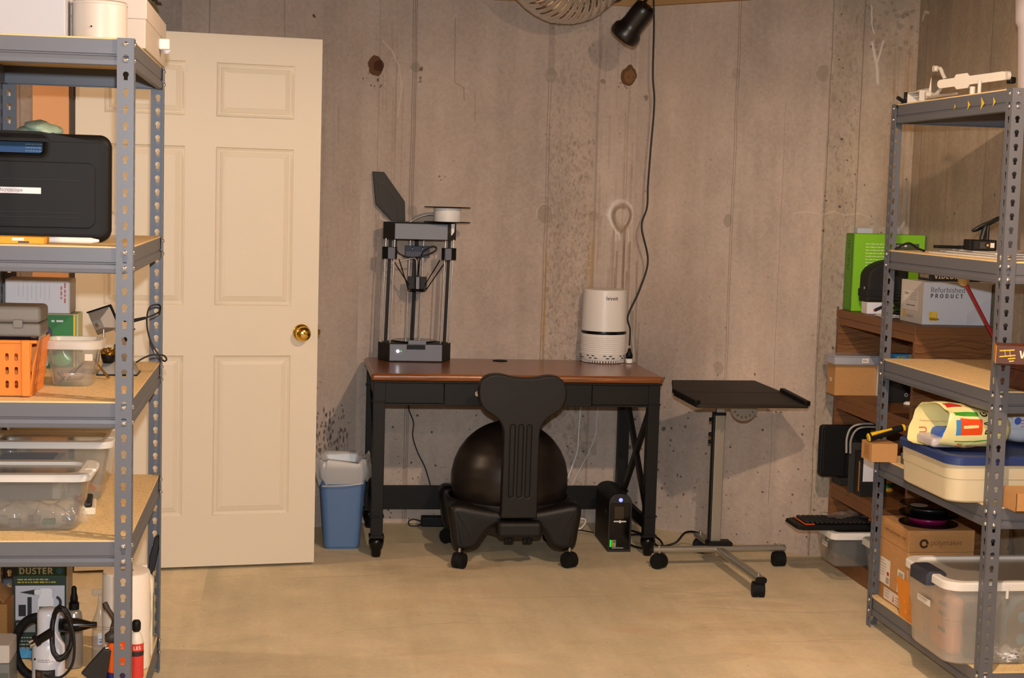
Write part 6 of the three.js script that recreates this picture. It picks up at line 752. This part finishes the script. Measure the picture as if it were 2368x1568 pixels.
{ // right unit, fourth board
  let t = clearBin('blue_lidded_bin', 'cream plastic bin with blue lid on the right unit', [2.17, Y4, 2.465], 0.45, 0.41, 0.128, M(0x24386e, 0.45), M(0xe4d9b8, 0.5, { transmission: 0.25, thickness: 0 }), { taper: 0.97, r: 0.05, lidPanel: M(0x24386e, 0.45) }); label(t, 0.12, 0.018, [-0.2235, 0.1, 0.0], [0, -Math.PI / 2, 0], 1);
  t = thing('big_bag', 'open pale yellow BIG BAG plastic bag lying on the blue lid', 'bag', [1.955, Y4 + 0.1415, 2.47]);
  const rings = [], N = 48, K = 16; for (let k = 0; k <= K; k++) { const v = k / K, x = 0.205 * v, cap = v > 0.75 ? Math.sqrt(Math.max(0.0, 1 - Math.pow((v - 0.75) / 0.26, 2))) : 1, ry = (0.063 + 0.004 * Math.sin(v * 7)) * (0.3 + 0.7 * cap), rz = 0.095 * (0.45 + 0.55 * cap); const r = []; for (let i = 0; i < N; i++) { const a = Math.PI - i / N * 6.2832, c = Math.cos(a), s = Math.sin(a), q = 1 / Math.pow(Math.pow(Math.abs(c), 3.2) + Math.pow(Math.abs(s), 3.2), 1 / 3.2), n = fbm(c * 2 + 5, s * 2 + v * 3, 3) - 0.5; const yy = 0.066 + ry * q * s + 0.02 * n; r.push([x + (k === 0 ? 0.035 * s * 0.6 + 0.02 * n : 0) + 0.02 * c, Math.max(0.0015, yy), rz * q * c + 0.016 * n + 0.03 * v]); } rings.push(r); }
  const bc = canvas(1200, 520), bx = bc.getContext('2d'); fill(bx, '#efe7a4', 0, 0, 1200, 520); bx.translate(1200, 520); bx.rotate(Math.PI);
  // turned so that the letters stand with their heads towards the mouth of the bag
  fill(bx, '#e8501c', 560, 100, 130, 165); fill(bx, '#efe7a4', 615, 125, 22, 110); fill(bx, '#3f9a2c', 712, 70, 34, 175); fill(bx, '#4a8fc8', 560, 70, 120, 36); fill(bx, '#3f9a2c', 505, 70, 10, 330); text(bx, 'B', 555, 335, 70, '#1c1a14', 'sans-serif', 'bold'); text(bx, 'A', 632, 325, 70, '#1c1a14', 'sans-serif', 'bold'); text(bx, 'G', 705, 312, 70, '#1c1a14', 'sans-serif', 'bold'); text(bx, 'UM', 400, 140, 60, '#e06a2c', 'sans-serif', 'bold'); text(bx, 'GE', 400, 220, 60, '#e06a2c', 'sans-serif', 'bold'); text(bx, 'S', 410, 320, 84, '#e8501c', 'sans-serif', 'bold'); fill(bx, '#c8302a', 800, 60, 60, 110); bx.strokeStyle = '#b09038'; bx.lineWidth = 10; bx.beginPath(); bx.arc(830, 230, 34, 0, 7); bx.stroke(); text(bx, 'UM', 60, 120, 80, '#d87a58', 'sans-serif', 'bold'); text(bx, 'GE', 60, 220, 80, '#d87a58', 'sans-serif', 'bold');
  const bm = M(0xffffff, 0.3, { map: tex(bc), side: THREE.DoubleSide, transmission: 0.12, thickness: 0 }); bm.map.wrapS = THREE.RepeatWrapping; part('bag_skin', loft(rings, 'last'), bm, t);
  t = thing('bagged_bags', 'blue and clear folded plastic inside the yellow bag', 'plastic', [1.99, Y4 + 0.145, 2.475]); part('blue_fold', box(0.09, 0.05, 0.1, 0.02, 3), M(0x2f5fb8, 0.4), t, [0.03, 0.004, 0]); part('clear_fold', box(0.12, 0.03, 0.13, 0.012, 3), M(0xd8d4d8, 0.3, { transmission: 0.3, thickness: 0 }), t, [0.01, 0.0, 0.0]);
  t = thing('white_blue_bag', 'white plastic bag with blue print beside the yellow bag', 'bag', [2.30, Y4 + 0.1415, 2.36]); const bg = new THREE.IcosahedronGeometry(0.07, 4), bp = bg.attributes.position; for (let i = 0; i < bp.count; i++) { const k = 0.75 + 0.5 * fbm(bp.getX(i) * 24 + 3, bp.getY(i) * 24 + bp.getZ(i) * 17, 3); bp.setXYZ(i, bp.getX(i) * k * 1.1, Math.max(0, bp.getY(i) * k * 0.8 + 0.048), bp.getZ(i) * k * 1.2); } bg.computeVertexNormals(); part('bag_skin', crease(bg, 1.2), M(0xcfd2dc, 0.4), t); print(t, 'printed_patch', 0.05, 0.04, (x, w, h) => { fill(x, '#cfd2dc', 0, 0, w, h); x.fillStyle = '#3a5ab8'; x.beginPath(); x.ellipse(w * 0.3, h * 0.4, w * 0.2, h * 0.3, 0.5, 0, 7); x.fill(); scribbles(x, w * 0.5, h * 0.3, w * 0.4, 3, 0.01, 0.003, '#b05a5a'); }, [-0.03, 0.07, 0.083], [-0.1, -0.2, 0]);
  t = thing('small_brown_carton', 'small brown carton overhanging the rear corner of the fourth board', 'carton', [2.022, Y4, 1.912]); part('carton_body', box(0.092, 0.064, 0.1, 0.002), kraft, t); print(t, 'printed_side', 0.05, 0.05, (x, w, h) => { fill(x, '#a97c49', 0, 0, w, h); x.strokeStyle = '#7a5630'; x.lineWidth = 0.0015; x.strokeRect(w * 0.3, h * 0.2, w * 0.35, h * 0.5); x.beginPath(); x.moveTo(w * 0.3, h * 0.45); x.lineTo(w * 0.65, h * 0.45); x.stroke(); }, [-0.0465, 0.033, 0], [0, -Math.PI / 2, 0]);
  t = thing('yellow_screwdriver', 'screwdriver with yellow and black handle on the small carton', 'screwdriver', [0, 0, 0]); const A = [1.975, Y4 + 0.081, 1.93], B = [2.105, Y4 + 0.115, 1.92]; part('handle', between(A, B, 0.0155, 0.011, 8), blackSoft, t); part('handle_stripe', between([A[0] + 0.004, A[1] + 0.0115, A[2] + 0.008], [A[0] + 0.08, A[1] + 0.03, A[2] + 0.002], 0.007, 0.004, 8), M(0xe8b81c, 0.4), t); part('handle_end', between([A[0] - 0.004, A[1] - 0.001, A[2]], A, 0.012, 0.0155, 12), M(0xd8b820, 0.35), t); part('collar', between([B[0] - 0.008, B[1] - 0.002, B[2]], B, 0.0125, 0.0125, 12), M(0xe8b81c, 0.4), t); part('blade', between(B, [2.195, Y4 + 0.139, 1.913], 0.0035), zinc, t);
  t = thing('grey_label_box', 'dark grey box with white label behind the blue lidded bin', 'box', [2.118, Y4, 2.03]); part('box_body', box(0.09, 0.026, 0.11, 0.004), M(0x4a4a4c, 0.6), t); part('box_lid', box(0.092, 0.01, 0.112, 0.004), M(0x54524f, 0.6), t, [0, 0.0265, 0]); label(t, 0.06, 0.013, [-0.0458, 0.014, 0.01], [0, -Math.PI / 2, 0], 1);
  t = thing('black_film_bag', 'crumpled clear bag of black parts behind the yellow bag', 'bag', [2.235, Y4 + 0.038, 1.97]); const cg = new THREE.IcosahedronGeometry(0.07, 4), cp = cg.attributes.position; for (let i = 0; i < cp.count; i++) { const k = 0.6 + 0.8 * fbm(cp.getX(i) * 34 + 8, cp.getY(i) * 34 + cp.getZ(i) * 27, 4); cp.setXYZ(i, cp.getX(i) * k * 1.2, Math.max(0, cp.getY(i) * k * 0.6 + 0.04), cp.getZ(i) * k); } cg.computeVertexNormals(); part('film_skin', crease(cg, 1.2), film, t); part('stored_part', box(0.1, 0.05, 0.07, 0.02, 3), M(0x17140f, 0.4), t, [0, 0.01, 0]); part('support', box(0.12, 0.038, 0.1, 0.002), kraftDark, t, [0, -0.038, 0]);
  t = thing('open_cardboard_tray', 'open cardboard tray at the front of the fourth board', 'tray', [2.24, Y4, 2.752]); const tr = [[0.3, 0.004, 0.1, 0, 0, 0], [0.3, 0.055, 0.003, 0, 0, 0.0485], [0.3, 0.06, 0.003, 0, 0, -0.0485], [0.003, 0.055, 0.1, -0.1485, 0, 0], [0.003, 0.055, 0.1, 0.1485, 0, 0]]; tr.forEach(([w, h, d, x, yy, z], i) => part(['tray_floor', 'tray_wall', 'tray_wall', 'tray_wall', 'tray_wall'][i], box(w, h, d, 0.0008), kraft, t, [x, yy, z])); part('patch', box(0.03, 0.022, 0.001, 0.0003), kraftDark, t, [-0.11, 0.02, 0.0505]);
}
{ // right unit, bottom board
  let t = clearBin('large_clear_tote', 'large frosted tote with white lid and grey latch on bottom board', [2.19, Y5, 2.495], 0.46, 0.345, 0.245, lidWhite, frosted, { taper: 0.93, r: 0.05, lidPanel: frosted });
  part('latch', crease(loft([rectRing(0.07, 0.13, 0.012, -0.03, 4), rectRing(0.07, 0.13, 0.012, 0.004, 4), rectRing(0.05, 0.12, 0.012, 0.012, 4)], true), 0.6), M(0x2c3140, 0.45), t, [-0.222, 0.252, 0.0]); const lb = label(t, 0.1, 0.02, [-0.2315, 0.16, 0.0], [0, -Math.PI / 2, 0], 1); part('clip', box(0.008, 0.04, 0.004, 0.001), lidWhite, t, [-0.05, 0.21, 0.184]);
  t = thing('orange_toy_part', 'pale orange plastic part inside the frosted tote', 'part', [2.035, Y5 + 0.005, 2.50]); part('toy_body', box(0.05, 0.18, 0.16, 0.02, 3), M(0xe0905a, 0.5), t); for (const y of [0.06, 0.11, 0.14]) part('toy_recess', box(0.052, 0.018, 0.06, 0.008, 2), M(0x3a3432, 0.6), t, [-0.002, y, 0.02]);
  t = thing('dark_cup', 'dark grey cup standing inside the frosted tote', 'cup', [2.10, Y5 + 0.005, 2.58]); part('cup_body', lathe([[0, 0], [0.04, 0], [0.05, 0.15], [0.052, 0.155], [0.046, 0.155], [0.036, 0.01], [0, 0.01]], 32), M(0x2a2c32, 0.5), t); part('cup_band', lathe([[0.0465, 0.085], [0.0485, 0.086], [0.0488, 0.1], [0.047, 0.101]], 32), M(0x4a4c54, 0.5), t);
  t = thing('blue_filament_spool', 'spool of bright blue filament standing in the frosted tote', 'spool', [2.255, Y5 + 0.106, 2.59], 0.2); const sf = lathe([[0.014, 0], [0.1, 0], [0.1, 0.003], [0.014, 0.003], [0.014, 0]], 48); part('flange', at(sf, 0, 0, 0.03, Math.PI / 2), M(0x17181c, 0.4), t); part('flange', at(sf, 0, 0, -0.033, Math.PI / 2), M(0x17181c, 0.4), t); part('wound_filament', at(lathe([[0.03, -0.03], [0.085, -0.03], [0.085, 0.03], [0.03, 0.03]], 48), 0, 0, 0, Math.PI / 2), M(0x2f9ac8, 0.4), t); for (let i = 0; i < 5; i++) { const a = i * 1.2566; part('window', at(cyl(0.017, 0.017, 0.001, 20), 0.058 * Math.cos(a), 0.058 * Math.sin(a), 0.0335, Math.PI / 2), M(0x2f9ac8, 0.4), t); } label(t, 0.03, 0.022, [-0.03, -0.065, 0.0342], [0, 0, 0.6]);
  t = thing('bubble_wrap', 'white bubble wrap at the bottom of the frosted tote', 'wrap', [2.175, Y5 + 0.006, 2.62]); const wg = new THREE.IcosahedronGeometry(0.04, 3), wp = wg.attributes.position; for (let i = 0; i < wp.count; i++) { const k = 0.8 + 0.4 * lat[(i * 97) & 65535]; wp.setXYZ(i, wp.getX(i) * k * 1.3, Math.max(0, wp.getY(i) * k * 0.6 + 0.02), wp.getZ(i) * k); } wg.computeVertexNormals(); part('wrap_sheet', wg, M(0xe0e0e2, 0.5), t);
  basket('orange slotted plastic basket behind the frosted tote', [2.155, Y5, 2.2], 0, 0xe08a22);
  t = thing('flat_brown_carton', 'flat brown carton with a white label on the bottom board', 'carton', [2.20, Y5, 1.955]); part('carton_body', box(0.25, 0.052, 0.24, 0.002), kraftDark, t); print(t, 'paper_label', 0.16, 0.04, (x, w, h) => { fill(x, '#dcd4cc', 0, 0, w, h); scribbles(x, w * 0.06, h * 0.15, w * 0.35, 3, 0.01, 0.003, '#8a7a74'); x.fillStyle = '#c05a4a'; x.beginPath(); x.moveTo(w * 0.5, h * 0.85); x.lineTo(w * 0.54, h * 0.15); x.lineTo(w * 0.59, h * 0.85); x.fill(); scribbles(x, w * 0.65, h * 0.3, w * 0.28, 3, 0.01, 0.003, '#8a7a74'); }, [-0.1256, 0.026, 0.01], [0, -Math.PI / 2, 0]);
  t = thing('polymaker_carton', 'brown polymaker shipping carton on the flat brown carton', 'carton', [2.19, Y5 + 0.0525, 1.96]); part('carton_body', box(0.235, 0.235, 0.25, 0.003), kraft, t); part('lid_seam', box(0.2355, 0.0012, 0.2505, 0.0003), M(0x5a3f22, 0.8), t, [0, 0.16, 0]);
  print(t, 'printed_front', 0.2, 0.05, (x, w, h) => { fill(x, '#b58753', 0, 0, w, h); x.strokeStyle = '#3a2a1a'; x.lineWidth = 0.008; x.beginPath(); x.arc(w * 0.16, h * 0.5, 0.012, 0.4, 6.5); x.stroke(); text(x, 'polymaker', w * 0.27, h * 0.62, 0.024, '#6a4a2c', 'sans-serif'); }, [0.005, 0.19, 0.1257]); print(t, 'printed_side', 0.2, 0.03, (x, w, h) => { fill(x, '#b58753', 0, 0, w, h); text(x, 'www.polymaker.com', w * 0.08, h * 0.65, 0.018, '#6a4a2c', 'sans-serif', 'bold'); }, [-0.1182, 0.198, 0], [0, -Math.PI / 2, 0]);
  print(t, 'shipping_label', 0.09, 0.09, (x, w, h) => { fill(x, '#e4ddd2', 0, 0, w, h); scribbles(x, w * 0.08, h * 0.1, w * 0.5, 6, 0.01, 0.003, '#8a8680'); fill(x, '#b03a30', w * 0.68, h * 0.48, w * 0.22, h * 0.14); x.fillStyle = '#4a4640'; for (let i = 0; i < 8; i++) x.fillRect(w * (0.62 + i * 0.04), h * 0.7, w * 0.02, h * 0.24); }, [-0.1183, 0.05, -0.065], [0, -Math.PI / 2, 0]); print(t, 'shipping_label', 0.06, 0.08, (x, w, h) => { fill(x, '#e0d9ce', 0, 0, w, h); x.fillStyle = '#5a564e'; for (let i = 0; i < 9; i++) x.fillRect(w * (0.2 + i * 0.07), h * 0.1, w * 0.035, h * 0.35); scribbles(x, w * 0.1, h * 0.55, w * 0.7, 3, 0.01, 0.003, '#8a8680'); }, [-0.1183, 0.045, 0.075], [0, -Math.PI / 2, 0]);
  const spool = thing('magenta_filament_spool', 'black spool of magenta filament lying on the polymaker carton', 'spool', [2.19, Y5 + 0.288, 1.965]); const bf = lathe([[0.012, 0], [0.1, 0], [0.1, 0.003], [0.012, 0.003], [0.012, 0]], 48); part('flange', bf, blackGloss, spool); part('flange', bf, blackGloss, spool, [0, 0.03, 0]); part('wound_filament', lathe([[0.012, 0.003], [0.064, 0.003], [0.064, 0.03], [0.012, 0.03]], 48), M(0x7a1048, 0.3), spool); part('paper_label', at(cyl(0.03, 0.03, 0.0006, 24), -0.05, 0.033, 0.03), M(0x8a8680, 0.5), spool);
  const sp2 = copyOf(spool, 'second black spool resting on the magenta filament spool', [2.195, Y5 + 0.3215, 1.955]); sp2.name = numbered('black_filament_spool'); sp2.children.filter((c) => c.name === 'wound_filament').forEach((c) => { c.material = M(0x151417, 0.35); });
}
renderer.render(scene, camera);
